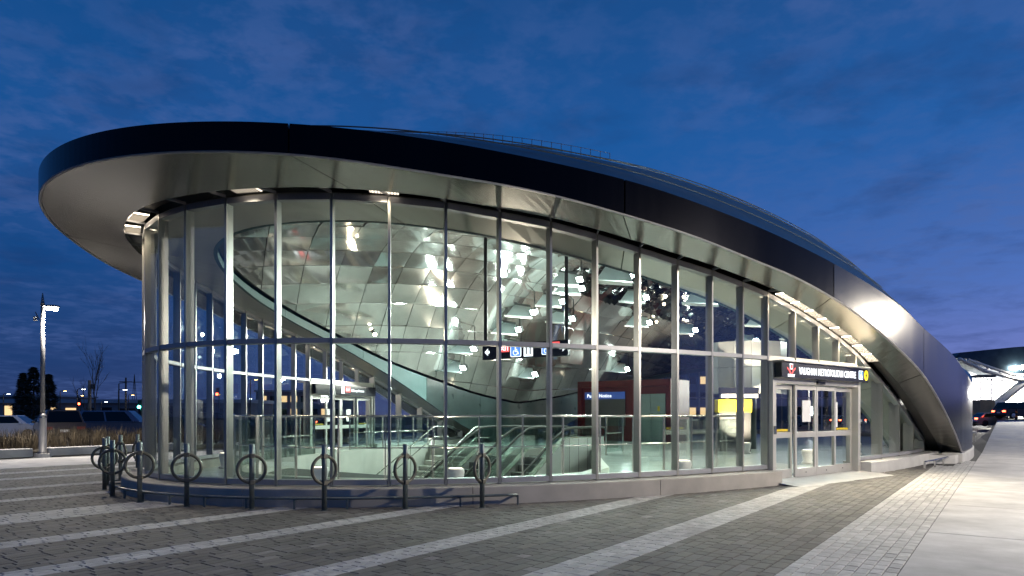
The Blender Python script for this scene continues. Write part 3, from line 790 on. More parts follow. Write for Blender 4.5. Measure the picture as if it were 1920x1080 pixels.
# ------------------------------------------------------------------ escalators
T30 = math.tan(R(30))
def inc(s): return FZ if s > 7.0 else FZ - (7.0 - s) * T30
def escalator(t0, label, clad):
    g = thing('escalator', label, 'escalator', W(9.5, t0 + .75, FZ), 0, 'escalators')
    S_ = [9.6, 8.6, 7.8, 7.0, 5.0, 3.0, 1.0, -1.2]
    def sheet(t_a, t_b, lo, hi, ss=S_):
        mb = MB()
        for a, b in zip(ss, ss[1:]):
            mb.hexa([W(a, t_a, inc(a) + lo), W(b, t_a, inc(b) + lo), W(b, t_b, inc(b) + lo), W(a, t_b, inc(a) + lo), W(a, t_a, inc(a) + hi), W(b, t_a, inc(b) + hi), W(b, t_b, inc(b) + hi), W(a, t_b, inc(a) + hi)])
        return mb
    for k, t in enumerate((t0, t0 + 1.5)):
        up_h = .62 if (clad and k == 0) else .22
        sheet(t - .09, t + .09, -1.25, up_h).build('side_panel', 'escal_side', g)
        sheet(t - .10, t + .10, up_h + .004, up_h + .03).build('deck_trim', 'steel', g)
        sheet(t - .006, t + .006, up_h + .03, .94).build('balustrade_glass', 'glass_guard', g)
        path = [W(9.75, t, FZ + .62), W(9.9, t, FZ + .78), W(9.8, t, FZ + .93)] + [W(s, t, inc(s) + .97) for s in (9.5, 8.6, 7.6)] + [W(7.1, t, FZ + .93)] + [W(s, t, inc(s) + .97) for s in (6.4, 4.0, 1.0, -1.2)]
        MB().tube(path, .04, 8).build('handrail', 'rubber', g, True)
    mb = MB()
    for i in range(20):
        s = 7.0 - .40 * i; z = inc(s) - .02; mb.hexa([W(s, t0 + .2, z - .25), W(s - .4, t0 + .2, z - .25), W(s - .4, t0 + 1.3, z - .25), W(s, t0 + 1.3, z - .25), W(s, t0 + .2, z), W(s - .4, t0 + .2, z), W(s - .4, t0 + 1.3, z), W(s, t0 + 1.3, z)])
    mb.build('steps', 'channel', g)
    MB().hexa([W(9.7, t0 + .1, FZ - .3), W(7.0, t0 + .1, FZ - .3), W(7.0, t0 + 1.4, FZ - .3), W(9.7, t0 + 1.4, FZ - .3), W(9.7, t0 + .1, FZ + .01), W(7.0, t0 + .1, FZ + .01), W(7.0, t0 + 1.4, FZ + .01), W(9.7, t0 + 1.4, FZ + .01)]).build('landing_plate', 'steel', g)
    # seams in the cladding under the landing
    if clad:
        for s in (9.0, 8.4, 7.8, 7.2): MB().box(W(s, t0 - .092, -.25), (.012, .006, 1.9), TH).build('cladding_joint', 'channel', g)
        MB().hexa([W(9.6, t0 - .085, -2.6), W(6.9, t0 - .085, -2.6), W(6.9, t0 + .06, -2.6), W(9.6, t0 + .06, -2.6), W(9.6, t0 - .085, -1.1), W(6.9, t0 - .085, -1.1), W(6.9, t0 + .06, -1.1), W(9.6, t0 + .06, -1.1)]).build('lower_cladding', 'escal_side', g)
    return g
escalator(-.35, 'escalator with tall white side cladding going down into the stairwell', True)
escalator(1.75, 'escalator with glass balustrades between the clad escalator and the stairs', False)
sc_ = thing('staircase', 'concrete stairs with steel handrails beside the escalators', 'staircase', W(7, 4.8, FZ))
mb = MB()
for i in range(26):
    s = 7.4 - .31 * i; z = FZ - .172 * (i + 1); mb.hexa([W(s, 3.75, z - .4), W(s - .31, 3.75, z - .4), W(s - .31, 5.75, z - .4), W(s, 5.75, z - .4), W(s, 3.75, z), W(s - .31, 3.75, z), W(s - .31, 5.75, z), W(s, 5.75, z)])
mb.build('steps', 'concrete_in', sc_)
for t in (3.72, 5.8):
    for hz in (.55, .95): MB().tube([W(8.2, t, FZ + hz), W(7.4, t, FZ + hz), W(-.6, t, FZ - 8.0 * .555 + hz)], .022, 6).build('handrail', 'steel', sc_, True)
    for i in range(7): s = 7.4 - 1.3 * i; z = FZ - (7.4 - s) * .555; MB().tube([W(s, t, z - .2), W(s, t, z + .95)], .016, 6).build('baluster', 'steel', sc_)

# ------------------------------------------------------------------ red lift portal, kiosk, hanging sign
lp = thing('lift_portal', 'dark red lift portal with blue lit notice board and grey doors', 'lift', W(21.3, 4.6, FZ))
def lbox(t0, t1, s0, s1, z0, z1, nm, mt, par=lp): return MB().hexa([W(s0, t0, z0), W(s1, t0, z0), W(s1, t1, z0), W(s0, t1, z0), W(s0, t0, z1), W(s1, t0, z1), W(s1, t1, z1), W(s0, t1, z1)]).build(nm, mt, par)
lbox(1.7, 7.2, 20.9, 23.2, FZ, 3.35, 'housing', 'red')
for t0, t1 in ((1.7, 1.95), (3.7, 4.1), (6.95, 7.2)): lbox(t0, t1, 20.7, 20.9, FZ, 3.0, 'column', 'red')
lbox(1.7, 7.2, 20.7, 20.9, 3.0, 3.352, 'beam', 'red')
lbox(4.35, 6.8, 20.84, 20.896, .9, 2.75, 'notice_board', 'channel')
lbox(4.35, 6.8, 20.80, 20.84, 2.36, 2.75, 'notice_header', 'notice_blue')
place_text('Public Notice', .26, W(20.795, 6.65, 2.46), -NX, 'white_txt', lp, .003)
for t0, t1 in ((2.05, 2.85), (2.87, 3.65)): lbox(t0, t1, 20.82, 20.896, FZ, 2.6, 'lift_door', 'elev_door')
lbox(2.35, 2.47, 20.80, 20.82, 1.7, 1.95, 'door_sticker', 'yellow')

kc = PX(1392, 700, 28.5)
ks = thing('fare_kiosk', 'curved metal clad bulkhead over a yellow counter beside the near doors', 'kiosk', (kc.x, kc.y, FZ))
for i in range(7):
    a0_, a1_ = R(198 + i * 21.6 + .3), R(198 + (i + 1) * 21.6 - .3); mb = MB()
    for zz in ((2.35, 3.38), (3.40, 4.42)):
        q = []
        for z in zz:
            for a_, r_ in ((a0_, 1.75), (a1_, 1.75), (a1_, 1.62), (a0_, 1.62)): q.append(Vector((kc.x + r_ * math.cos(a_), kc.y + r_ * math.sin(a_), z)))
        MB().hexa(q).build('bulkhead_panel', 'escal_side', ks)
MB().cyl((kc.x, kc.y, FZ), .55, 4.2, 20).build('core_column', 'drum', ks, True)
q = PX(1385, 700, 26.2)
MB().box((q.x, q.y, 2.43), (1.5, .16, .24)).build('sign_box', 'sign_black', ks)
MB().box((q.x, q.y - .02, 2.23), (1.4, .2, .14)).build('sign_shelf', 'white', ks)
MB().box((q.x - .15, q.y + .2, 1.85), (1.3, .5, .5)).build('counter_front', 'yellow', ks, bevel=.02)
MB().box((q.x - .15, q.y + .2, .85), (1.2, .5, 1.5)).build('counter_body', 'channel', ks)

hs = thing('hanging_sign', 'black hanging sign with EXIT, wheelchair and washroom symbols and arrows', 'sign', PX(987, 660, 18.4))
hp0 = PX(907, 662, 19.0); hp1 = PX(1067, 651, 17.6)
hx = (Vector((hp1.x, hp1.y, 0)) - Vector((hp0.x, hp0.y, 0))); hl = hx.length; hx.normalize(); hn = hx.cross(Vector((0, 0, 1)))
ho = Vector((hp0.x, hp0.y, 3.02)); sh = .42
def hpt(x, z, off=0.0): return ho + hx * x + Vector((0, 0, z)) + hn * off
MB().hexa([hpt(0, 0, .07), hpt(hl, 0, .07), hpt(hl, 0, -.07), hpt(0, 0, -.07), hpt(0, sh, .07), hpt(hl, sh, .07), hpt(hl, sh, -.07), hpt(0, sh, -.07)]).build('sign_box', 'sign_black', hs, bevel=.01)
for x in (.06, hl - .08):
    p = hpt(x, sh); s_, t_ = ST(p); MB().bar(p, Vector((p.x, p.y, min(z_ceil(s_, t_), 7.2) + .1)), .09, .09, (1, 0, 0)).build('hanger_pole', 'black', hs)
o_ = hpt(0, .21, .07)
flat([(.08, 0), (.19, .10), (.19, .035), (.24, .035), (.24, -.035), (.19, -.035), (.19, -.10)], o_, hx, .004, 'white_txt', hs, 'arrow')
flat(rect(.52, .88, -.02, .18), o_, hx, .004, 'red_lit', hs, 'exit_field'); place_text('EXIT', .17, o_ + hx * .70 + Vector((0, 0, .02)) + hn * .006, hx, 'white_txt', hs, .004, 'CENTER')
wheelchair(o_ + hx * 1.09, hx, .004, .34, hs)
flat(rect(1.34, 1.62, -.17, .17), o_, hx, .004, 'white_txt', hs, 'symbol_panel')
flat([(1.40, -.12), (1.44, -.12), (1.44, .12), (1.40, .12)], o_, hx, .008, 'black', hs, 'symbol_figure'); flat([(1.52, -.12), (1.56, -.12), (1.56, .12), (1.52, .12)], o_, hx, .008, 'black', hs, 'symbol_figure')
wheelchair(o_ + hx * (hl - .62), hx, .004, .30, hs)
flat(rect(hl - .45, hl - .24, .07, .17), o_, hx, .004, 'red_lit', hs, 'exit_field')
flat([(hl - .06, 0), (hl - .15, .09), (hl - .15, .025), (hl - .24, .025), (hl - .24, -.025), (hl - .15, -.025), (hl - .15, -.09)], o_, hx, .004, 'white_txt', hs, 'arrow')

# ------------------------------------------------------------------ ceiling floodlights (cool white) with their lit scoops
FL = [(868, 657, 'lowest floodlight of the ceiling arc, beside the hanging sign'), (888, 621, 'ceiling floodlight just above the lowest one of the arc'), (975, 620, 'ceiling floodlight directly above the EXIT field of the hanging sign'),
      (972, 586, 'ceiling floodlight halfway up the arc of scoops'), (1000, 553, 'ceiling floodlight in the upper half of the arc with broad scoop'), (1055, 533, 'ceiling floodlight left of the hanger pole near the arc top'),
      (1091, 507, 'ceiling floodlight second from the top of the arc'), (1087, 488, 'topmost ceiling floodlight of the arc'), (1073, 567, 'ceiling floodlight beside the right hanger pole of the sign'),
      (1218, 578, 'ceiling floodlight over the lift portal'), (1304, 594, 'brightest ceiling floodlight among the dark mirror panels'), (1176, 668, 'low ceiling floodlight above the red portal'),
      (1003, 673, 'small ceiling floodlight under the hanging sign'), (1418, 615, 'ceiling floodlight above the curved kiosk bulkhead'), (1212, 527, 'ceiling floodlight high among the mirror panels')]
def flood(x, y, label, power, p=None):
    p = p or on_ceiling(x, y)
    if p is None: return
    g = thing('ceiling_floodlight', label, 'floodlight', p, 0, 'ceiling floodlights')
    s_, t_ = ST(p); tc_ = Vector((-p.x, -p.y, 0)).normalized(); rt = Vector((-tc_.y, tc_.x, 0))    # towards the glass front
    if rt.x < 0: rt = -rt
    k = .62 + p.y * .012
    c = p - Vector((0, 0, .80)) + tc_ * .35
    # scoop: a pale triangular tray hung beside the lens
    a = c - rt * (1.25 * k) + Vector((0, 0, -.12)); b = c - rt * (.85 * k) + Vector((0, 0, .42 * k)); d = c - rt * .12 + Vector((0, 0, .30 * k)); e = c - rt * .05 + Vector((0, 0, -.22))
    th = tc_ * -.03
    back = tc_ * -.45
    MB().hexa([a, e, e + back, a + back, a + Vector((0, 0, .02)), e + Vector((0, 0, .02)), e + back + Vector((0, 0, .02)), a + back + Vector((0, 0, .02))]).build('tray', 'ledpan', g)
    MB().hexa([a + back, e + back, e + back + th, a + back + th, b + back, d + back, d + back + th, b + back + th]).build('scoop', 'ledpan', g)
    MB().add([b + back, d + back, d, b - tc_ * .1] , [(0, 1, 2, 3)]).add([v + Vector((0, 0, .02)) for v in (b + back, d + back, d, b - tc_ * .1)], [(3, 2, 1, 0)]).build('hood', 'black', g)
    MB().bar(c + rt * .05, c + rt * .05 + Vector((0, 0, .95)), .04, .04).build('bracket', 'black', g)
    m = Matrix((rt, (tc_ + Vector((0, 0, -.7)) - rt * .5).normalized().cross(rt).normalized(), Vector((0, 0, 1)))).transposed()
    dr = (tc_ * .65 - rt * .60 + Vector((0, 0, -.50))).normalized(); xx = dr.cross(Vector((0, 0, 1))).normalized(); zz = xx.cross(dr); m = Matrix((xx, dr, zz)).transposed()
    MB().box(c - dr * .07, (.34 * k, .14, .26 * k), m=m).build('housing', 'black', g)
    MB().box(c + dr * .008, (.28 * k, .012, .20 * k), m=m).build('lens', 'led', g)
    lamp('floodlight_beam', 'SPOT', c + dr * .06, power, (.88, 1, .92), g, .10, c + dr * 3 + Vector((0, 0, -.6)), 165, .5)
for x, y, lab in FL: flood(x, y, 'cool white ' + lab, 230 if y < 600 else 180)
# unseen floodlights added to brighten the entrance side of the hall
for s_, t_, lab in ((7.0, -5.6, 'over the sliding doors'), (11.0, -6.2, 'past the sliding doors'), (3.5, -4.6, 'over the clad escalator'), (15.5, -6.2, 'above the drum wall'), (20.0, -5.8, 'behind the kiosk bulkhead')):
    p_ = W(s_, t_, z_ceil(s_, t_)); flood(0, 0, 'added cool white ceiling floodlight of the unseen entrance side row ' + lab, 260, p_)
# warm pin spots on the ceiling
for x, y, lab in ((703, 616, 'above the opposite guard rail'), (1245, 562, 'near the mirror panels over the lift'), (1290, 607, 'under the brightest floodlight'), (1265, 540, 'high in the mirror panels'), (1231, 596, 'beside the floodlight over the lift portal'), (1296, 622, 'over the bright panel row'), (1282, 548, 'near the top of the mirror panels')):
    p = on_ceiling(x, y)
    if p is None: continue
    c = p - Vector((0, 0, .22)); tc_ = Vector((-p.x, -p.y, -2)).normalized()
    g = thing('spot_lamp', 'small warm white spot lamp on the ceiling ' + lab, 'spot lamp', p, 0, 'warm ceiling spots')
    MB().tube([c + tc_ * -.16, c], [.05, .08], 10).build('can', 'black', g); MB().tube([c, c + tc_ * .01], .07, 10).build('lens', 'warm', g)
    MB().tube([c, c + Vector((0, 0, .25))], .012, 5).build('stem', 'black', g)
    lamp('spot_lamp_beam', 'SPOT', c + tc_ * .05, 90, (1, .84, .6), g, .06, c + tc_ * 3, 110, .6)

# ------------------------------------------------------------------ white floor uplights; most are added round the hall to light the ceiling
UPS = [(-3.9, -1.6, ''), (-2.6, -3.9, ''), (2.0, -6.5, ''), (8.5, -7.6, ''), (-2.2, 4.4, ''), (1.5, 6.6, ''), (9.0, 7.6, ''), (14.5, -7.9, ''), (14.5, 7.9, ''), (22, -7.9, ''), (26, 7.0, ''), (31, 0, ''), (12.6, -4.6, '')]
ULAB = ['behind the window wall where it curves to the parking lot', 'added under the window wall behind the second bicycle post', 'beside the guard rail before the lift portal', 'behind the glass just past the sliding doors', 'added on the curved far end of the hall', 'added next to the opposite glass doors', 'added past the opposite glass doors', 'added along the drum wall past the sliding doors', 'added along the drum wall past the opposite doors', 'added along the drum wall behind the kiosk', 'added behind the lift portal', 'added at the rear end of the hall', 'added to brighten the curved kiosk bulkhead, in front of it']
for (s, t, _), lab in zip(UPS, ULAB):
    p = W(s, t, FZ); g = thing('floor_uplight', 'white floor standing uplight ' + lab, 'uplight', p, 0, 'floor uplights')
    MB().tube([p, up(p, .05), up(p, .08), up(p, .32), up(p, .40)], [.17, .17, .12, .17, .16], 14).build('body', 'white', g, True)
    MB().cyl(up(p, .402), .13, .006, 14).build('lens', 'warm_soft', g)
    if (s, t) == (12.6, -4.6): inner = Vector((kc.x, kc.y, 3.6))  # extra uplight added to brighten the kiosk bulkhead
    else: inner = W(s + (6 - s) * .55 if s < 20 else s - 3, t * .25, 6.5)
    lamp('uplight_beam', 'SPOT', up(p, .46), 115 if s < 12 else (1100 if s < 13 else 2800), (1, .87, .68), g, .05, inner, 78, .9)

# ------------------------------------------------------------------ lamps in the channel under the canopy
def channel_lamp(ph, label, n=.42, power=40, mt='warm_panel'):
    a = chan_pt(ph, 0); g0 = gls_pt(ph, .04, .05); c = (a + g0) / 2; e = enorm(GLS, ph); u = Vector((-e.y, e.x, 0))
    s1 = chan_pt(ph + .012, 0); tdir = (s1 - chan_pt(ph - .012, 0)).normalized(); nn = tdir.cross(e).normalized()
    if nn.z > 0: nn = -nn
    m = Matrix((tdir, e, -nn)).transposed()
    g = thing('channel_lamp', label, 'lamp', c, 0, 'lamps in the canopy channel')
    MB().box(c - nn * .085, (n, .29, .05), m=m).build('housing', 'channel', g)
    MB().box(c - nn * .053, (n * .96, .27, .01), m=m).build('diffuser', mt, g)
    mb = MB()
    for i in range(9): mb.box(c + tdir * (n * .95) * ((i + .5) / 9 - .5) - nn * .03, (.006, .27, .02), m=m)
    mb.build('louvre', 'channel', g)
    lamp('channel_lamp_beam', 'SPOT', c + nn * .02, power, (1, .86, .62), g, .10, c + nn * 2, 140, .7)
for i, s in enumerate((3.6, 4.15, 4.7, 5.25, 5.85, 6.45, 7.05, 7.6)):
    channel_lamp(phi_of(GLS, s), ('first', 'second', 'third', 'fourth', 'fifth', 'sixth', 'seventh', 'eighth')[i] + ' lamp counted downhill in the sloping canopy channel over the sliding doors', .54, 95)
for L_, lab in ((-2.1, 'ribbed canopy lamp at the turn of the window wall, lower of two'), (-1.1, 'ribbed canopy lamp at the turn of the window wall, upper of two'), (1.95, 'canopy channel lamp above the second bicycle post from the turn'), (4.25, 'canopy channel lamp beside the soffit seam')):
    channel_lamp(math.copysign(phi_at(abs(L_)), L_), lab, .5, 45, 'warm_panel' if L_ < 0 else 'warm_dim')
for i, s in enumerate((.5, 1.8, 3.0, 4.2, 5.4, 6.6)):
    channel_lamp(-phi_of(GLS, s), ('first', 'second', 'third', 'fourth', 'fifth', 'sixth')[i] + ' lamp counted downhill in the canopy channel over the opposite doors', .5, 30)
# ================================================================== PLAZA
# one big asphalt sheet to the horizon
mb = MB(); ss = [-300, -60, -20, 0, 21, 30, 45, 60, 80, 110, 160, 260, 500, 1200]; tt = [-900, -300, -100, -40, -13, -11.4, -10.7, 0, 40, 120, 400, 1200]
for s in ss:
    for t in tt: mb.v.append(tuple(W(s, t, -.05 + gz(s, t))))
n = len(tt)
for i in range(len(ss) - 1):
    for j in range(n - 1):
        s0, s1, t0, t1 = ss[i], ss[i + 1], tt[j], tt[j + 1]
        if s0 >= -20 and s1 <= 21 and t0 >= -10.6 and t1 <= 40 and not (s0 < 0): pass
        mb.f.append((i * n + j, i * n + j + 1, (i + 1) * n + j + 1, (i + 1) * n + j))
# leave a hole where the stairwell goes down
mb.f = [f for f in mb.f if not all(-.1 <= ST(mb.v[k])[0] <= 21.1 and -10.8 <= ST(mb.v[k])[1] <= 40.1 for k in f)]
def ground_patch(s0, s1, t0, t1): mb.add([W(s0, t0, -.05), W(s1, t0, -.05), W(s1, t1, -.05), W(s0, t1, -.05)], [(0, 1, 2, 3)])
ground_patch(0, 21, 9.6, 40); ground_patch(0, 21, -10.7, -9.0); ground_patch(12, 21, -9.0, 9.6)
struct(mb.build('ground', 'asphalt'))

bands = [(-11.40, -10.47, 1), (-10.47, -9.07, 0), (-9.07, -8.56, 1), (-8.56, -7.14, 0), (-7.14, -6.72, 1), (-6.72, -4.92, 0), (-4.92, -4.50, 1), (-4.50, -3.10, 0), (-3.10, -2.66, 1),
         (-2.66, -1.10, 0), (-1.10, -.05, 1), (-.05, 1.75, 0), (1.75, 2.15, 1), (2.15, 3.95, 0), (3.95, 4.40, 1), (4.40, 6.45, 0), (6.45, 6.90, 1), (6.90, 8.35, 0), (8.35, 8.85, 1), (8.85, 10.2, 0)]
plaza_bed = MB().add([W(-16, -11.42, -.014), W(14.5, -11.42, -.014), W(14.5, -9.0, -.014), W(-5.4, -9.0, -.014), W(-16, -9.0, -.014), W(-5.4, 9.0, -.014), W(-16, 9.0, -.014), W(14.5, 10.3, -.014), W(-16, 10.3, -.014), W(14.5, 9.0, -.014)],
                     [(0, 1, 2, 3, 4), (4, 3, 5, 6), (6, 5, 9, 7, 8)])
plaza_bed.f = [(0, 1, 2, 3, 4), (4, 3, 5, 6), (6, 5, 9, 7, 8)]
plaza = struct(plaza_bed.build('plaza', 'bed'))
def mk_paver(l, w_, h, ch):
    a, b = l / 2, w_ / 2
    v = [(-a, -b, 0), (a, -b, 0), (a, b, 0), (-a, b, 0), (-a, -b, h - ch), (a, -b, h - ch), (a, b, h - ch), (-a, b, h - ch), (-a + ch, -b + ch, h), (a - ch, -b + ch, h), (a - ch, b - ch, h), (-a + ch, b - ch, h)]
    f = [(0, 1, 5, 4), (1, 2, 6, 5), (2, 3, 7, 6), (3, 0, 4, 7), (4, 5, 9, 8), (5, 6, 10, 9), (6, 7, 11, 10), (7, 4, 8, 11), (8, 9, 10, 11)]
    return v, f
def tone(light, k):
    rnd = random.Random(k)
    if light: g = .47 * rnd.uniform(.86, 1.12); return (g, g * .985, g * .96)
    g = .145 * rnd.choice((.76, .85, .9, .95, 1, 1, 1.05, 1.1, 1.18)) * rnd.uniform(.95, 1.05); return (g * 1.05, g, g * rnd.uniform(.88, .96))
cand = []
rnd = random.Random(3)
for (t0, t1, light) in bands:
    pw, pl = (.115, .23) if light else (.14, .28)
    ncol = max(1, round((t1 - t0) / pw)); pw = (t1 - t0) / ncol
    for c_ in range(ncol):
        tcen = t0 + (c_ + .5) * pw; s = -16 + rnd.uniform(0, pl)
        while s < 14.3:
            l = pl if light else pl * rnd.choice((.62, 1, 1, 1.25)); sc = s + l / 2
            p = W(sc, tcen)
            s += l
            if p.y < 4.6: continue
            x, y = proj((p.x, p.y, 0))
            if not (-140 < x < 2020 and y < 1140): continue
            # outside the plinth and the shell base
            if sc < 14.4 and abs(tcen) < halfw((GLS[0] + .36, GLS[1] + .36), sc): continue
            if sc >= 11.5 and abs(tcen) < halfw((RIM[0] + .02, RIM[1] + .02), sc) and abs(tcen) > 9: continue
            if abs(tcen) < 9 and sc > -5: 
                if abs(tcen) < halfw(GLS, sc): continue
            lt = light
            if not light and rnd.random() < .012: lt = 2
            cand.append((p.y, sc, tcen, l, pw, lt, x, y))
cand.sort()
vis = [k for k, c_ in enumerate(cand) if 10 < c_[6] < 1910 and c_[7] < 1072]
pick = set(vis[:295])
meshes = {}
field = MB(); cols = []
def tone_mesh(me, colr):
    at = me.color_attributes.new('tone', 'FLOAT_COLOR', 'CORNER'); at.data.foreach_set('color', list((*colr, 1)) * len(me.loops))
for k, (d, sc, tcen, l, pw, lt, x, y) in enumerate(cand):
    tn = tone(lt == 1, k) if lt != 2 else (.24, .23, .215)
    g = .0075
    dz = random.uniform(-.0018, .0018)
    if k in pick:
        key = (round(l, 3), round(pw, 4), lt == 1, k % 9)
        if key not in meshes:
            v, f = mk_paver(l - g, pw - g, .030, .007); me = bpy.data.meshes.new('paver'); me.from_pydata(v, [], f); me.materials.append(M['paver']); tone_mesh(me, tn); meshes[key] = me
        o = bpy.data.objects.new('paver', meshes[key]); col.objects.link(o); o.parent = plaza; p = W(sc, tcen, -.030 + dz); o.location = p; o.rotation_euler = (random.uniform(-.004, .004), random.uniform(-.004, .004), TH)
    else:
        v, f = mk_paver(l - g, pw - g, .030, .007); o_ = W(sc, tcen, -.030 + dz)
        field.add([o_ + AX * a + NX * b + Vector((0, 0, c_)) for a, b, c_ in v], f); cols.append((tn, len(f)))
me = bpy.data.meshes.new('paver_field'); me.from_pydata(field.v, [], field.f); me.materials.append(M['paver'])
at = me.color_attributes.new('tone', 'FLOAT_COLOR', 'CORNER'); fl = []
for tn, nf in cols: fl += list((*tn, 1)) * (nf * 4)
at.data.foreach_set('color', fl)
stuff(link('paver_field', me, plaza))

# concrete walk along the camera-side edge: slabs with tooled margins
walk = MB(); sv = [-16, 21, 30, 45, 60, 80, 110, 150]
for s in sv:
    for t in (-40, -18, -13, -11.42): walk.v.append(tuple(W(s, t, -.016 + gz(s, t))))
for i in range(len(sv) - 1):
    for j in range(3): walk.f.append((i * 4 + j, i * 4 + j + 1, i * 4 + j + 5, i * 4 + j + 4))
sw = struct(walk.build('sidewalk', 'bed'))
s = -15.3; k = 0
cuts_s = []
while s < 75: cuts_s.append(s); s += 3.3 if s < 21 else 4.5
for a, b in zip(cuts_s, cuts_s[1:]):
    for t0, t1 in ((-14.7, -11.396), (-18.0, -14.72)):
        g = .013; tz = t1 if t1 > -12 else t1
        def q(s_, t_, dz): return W(s_, t_, gz(s_, t_) + dz)
        S0, S1, T0, T1 = a + g, b - g, t0 + g, t1 - g
        pts = [q(S0, T0, -.014), q(S1, T0, -.014), q(S1, T1, -.014), q(S0, T1, -.014), q(S0, T0, .004), q(S1, T0, .004), q(S1, T1, .004), q(S0, T1, .004)]
        if T1 > -12: 
            for i_ in (2, 3, 6, 7):
                pass
        MB().hexa(pts).build('slab', 'concrete', sw, bevel=.006)
# concrete walk on the far-left side
wl = MB().add([W(-60, 10.3, -.012), W(16, 10.3, -.012), W(16, 14.9, -.012), W(-60, 14.9, -.012)], [(0, 1, 2, 3)])
swl = struct(wl.build('pavement', 'bed'))
for i in range(22):
    a = -22 + 1.8 * i
    for t0, t1 in ((10.31, 12.55), (12.57, 14.88)):
        MB().hexa([W(a + .006, t0, -.012), W(a + 1.794, t0, -.012), W(a + 1.794, t1, -.012), W(a + .006, t1, -.012), W(a + .006, t0, .006), W(a + 1.794, t0, .006), W(a + 1.794, t1, .006), W(a + .006, t1, .006)]).build('slab', 'concrete', swl)

# bicycle posts: post and ring
def bike_post(p, ang, label):
    g = thing('bike_post', label, 'bike post', p, ang, 'ring shaped bicycle posts')
    mb = MB(); mb.tube([(0, 0, -.02), (0, 0, 1.03), (0, 0, 1.04)], [.040, .040, .032], 14); local_child('post', mb, 'post', g, True)
    local_child('collar', MB().cyl((0, 0, 0), .055, .012, 14), 'post', g)
    rg = MB(); rg.tube([(.215 * math.cos(a), 0, .64 + .215 * math.sin(a)) for a in [2 * math.pi * i / 32 for i in range(32)]], .026, 8, True); local_child('ring', rg, 'ring', g, True)
    for z in (.43, .85): local_child('clamp', MB().box((0, 0, z), (.085, .105, .075)), 'ring', g, bevel=.012)
    return g
BP = [(608, 957, 'in front of the stairwell wall, fourth from the canopy turn'), (760, 955, 'next to the last one before the entrance'), (904, 952, 'closest to the sliding doors, ring seen narrow'), (472, 955, 'third from the canopy turn, before the window wall'),
      (350, 950, 'second from the canopy turn, before the window wall'), (262, 942, 'at the canopy turn, overlapping the corner of the window wall'), (211, 931, 'nearest plinth post of the huddled group beside the turn'), (196, 918, 'with wide ring in the huddled group beside the turn'),
      (202, 910, 'mostly hidden in the huddled group beside the turn'), (226, 900, 'of the huddled group, backed by the white kerb'), (258, 895, 'farthest round the turn, ring seen narrow')]
FACE = {608: .85, 760: .75, 904: .56, 472: .98, 350: 1.0, 262: 1.0, 211: .97, 196: 1.0, 202: .6, 226: .5, 258: .45}
for x, y, lab in BP:
    p = PG(x, y); bike_post(p, math.atan2(-p.x, p.y) + math.acos(FACE[x]) * (1 if x > 300 else -1), 'dark steel bicycle post ' + lab)

# street lamp
def street_lamp(p, label, on_power, face):
    g = thing('street_lamp', label, 'street lamp', p, face, 'plaza street lamps')
    local_child('base', MB().tube([(0, 0, -.05), (0, 0, .10)], [.28, .26], 16), 'kerb', g)
    local_child('pole_base', MB().tube([(0, 0, .10), (0, 0, .14), (0, 0, .16), (0, 0, 1.45), (0, 0, 1.55)], [.17, .17, .125, .125, .085], 14), 'lamp_pole', g, True)
    local_child('pole', MB().tube([(0, 0, 1.5), (0, 0, 5.55)], [.085, .065], 14), 'lamp_pole', g, True)
    local_child('band', MB().cyl((0, 0, 1.40), .135, .05, 14), 'steel', g)
    local_child('finial', MB().tube([(0, 0, 5.5), (0, 0, 5.62), (0, 0, 5.95)], [.075, .06, .015], 10), 'lamp_pole', g, True)
    hd = MB(); hd.tube([(-.05, 0, 5.47), (.02, 0, 5.47), (.14, 0, 5.48), (.34, 0, 5.49), (.48, 0, 5.49), (.54, 0, 5.49)], [.03, .07, .13, .15, .11, .02], 14)
    hd.v = [(x, y * 1.3, 5.485 + (z - 5.485) * .42) for x, y, z in hd.v]; local_child('head', hd, 'lamp_pole', g, True)
    local_child('lens', MB().prism([(.29 + .19 * math.cos(a), .15 * math.sin(a)) for a in [2 * math.pi * i / 20 for i in range(20)]], 5.36, 5.425), 'lampglow', g)
    local_child('arm', MB().tube([(-.09, 0, 4.95), (-.16, 0, 5.1), (-.22, 0, 5.25)], .02, 6).box((-.22, 0, 5.0), (.12, .10, .16)), 'lamp_pole', g)
    l = lamp('street_lamp_beam', 'POINT', (.29, 0, 5.20), on_power, (1, .90, .75), None, .12); l.parent = g
    return g
LP0 = PG(80, 855)
street_lamp(LP0, 'lit grey street lamp with saucer head standing in the planter gap', 950, R(30))
street_lamp(W(2.0, -18.5), 'assumed lit grey street lamp, out of view on the concrete walk opposite the sliding doors', 2000, R(120))  # assumed unseen lamp, added to light the paving and the walk
street_lamp(W(15.5, -17.5), 'assumed lit grey street lamp, out of view on the concrete walk beside the leaning shell', 800, R(120))  # assumed unseen lamp, placed to make the highlight on the shell
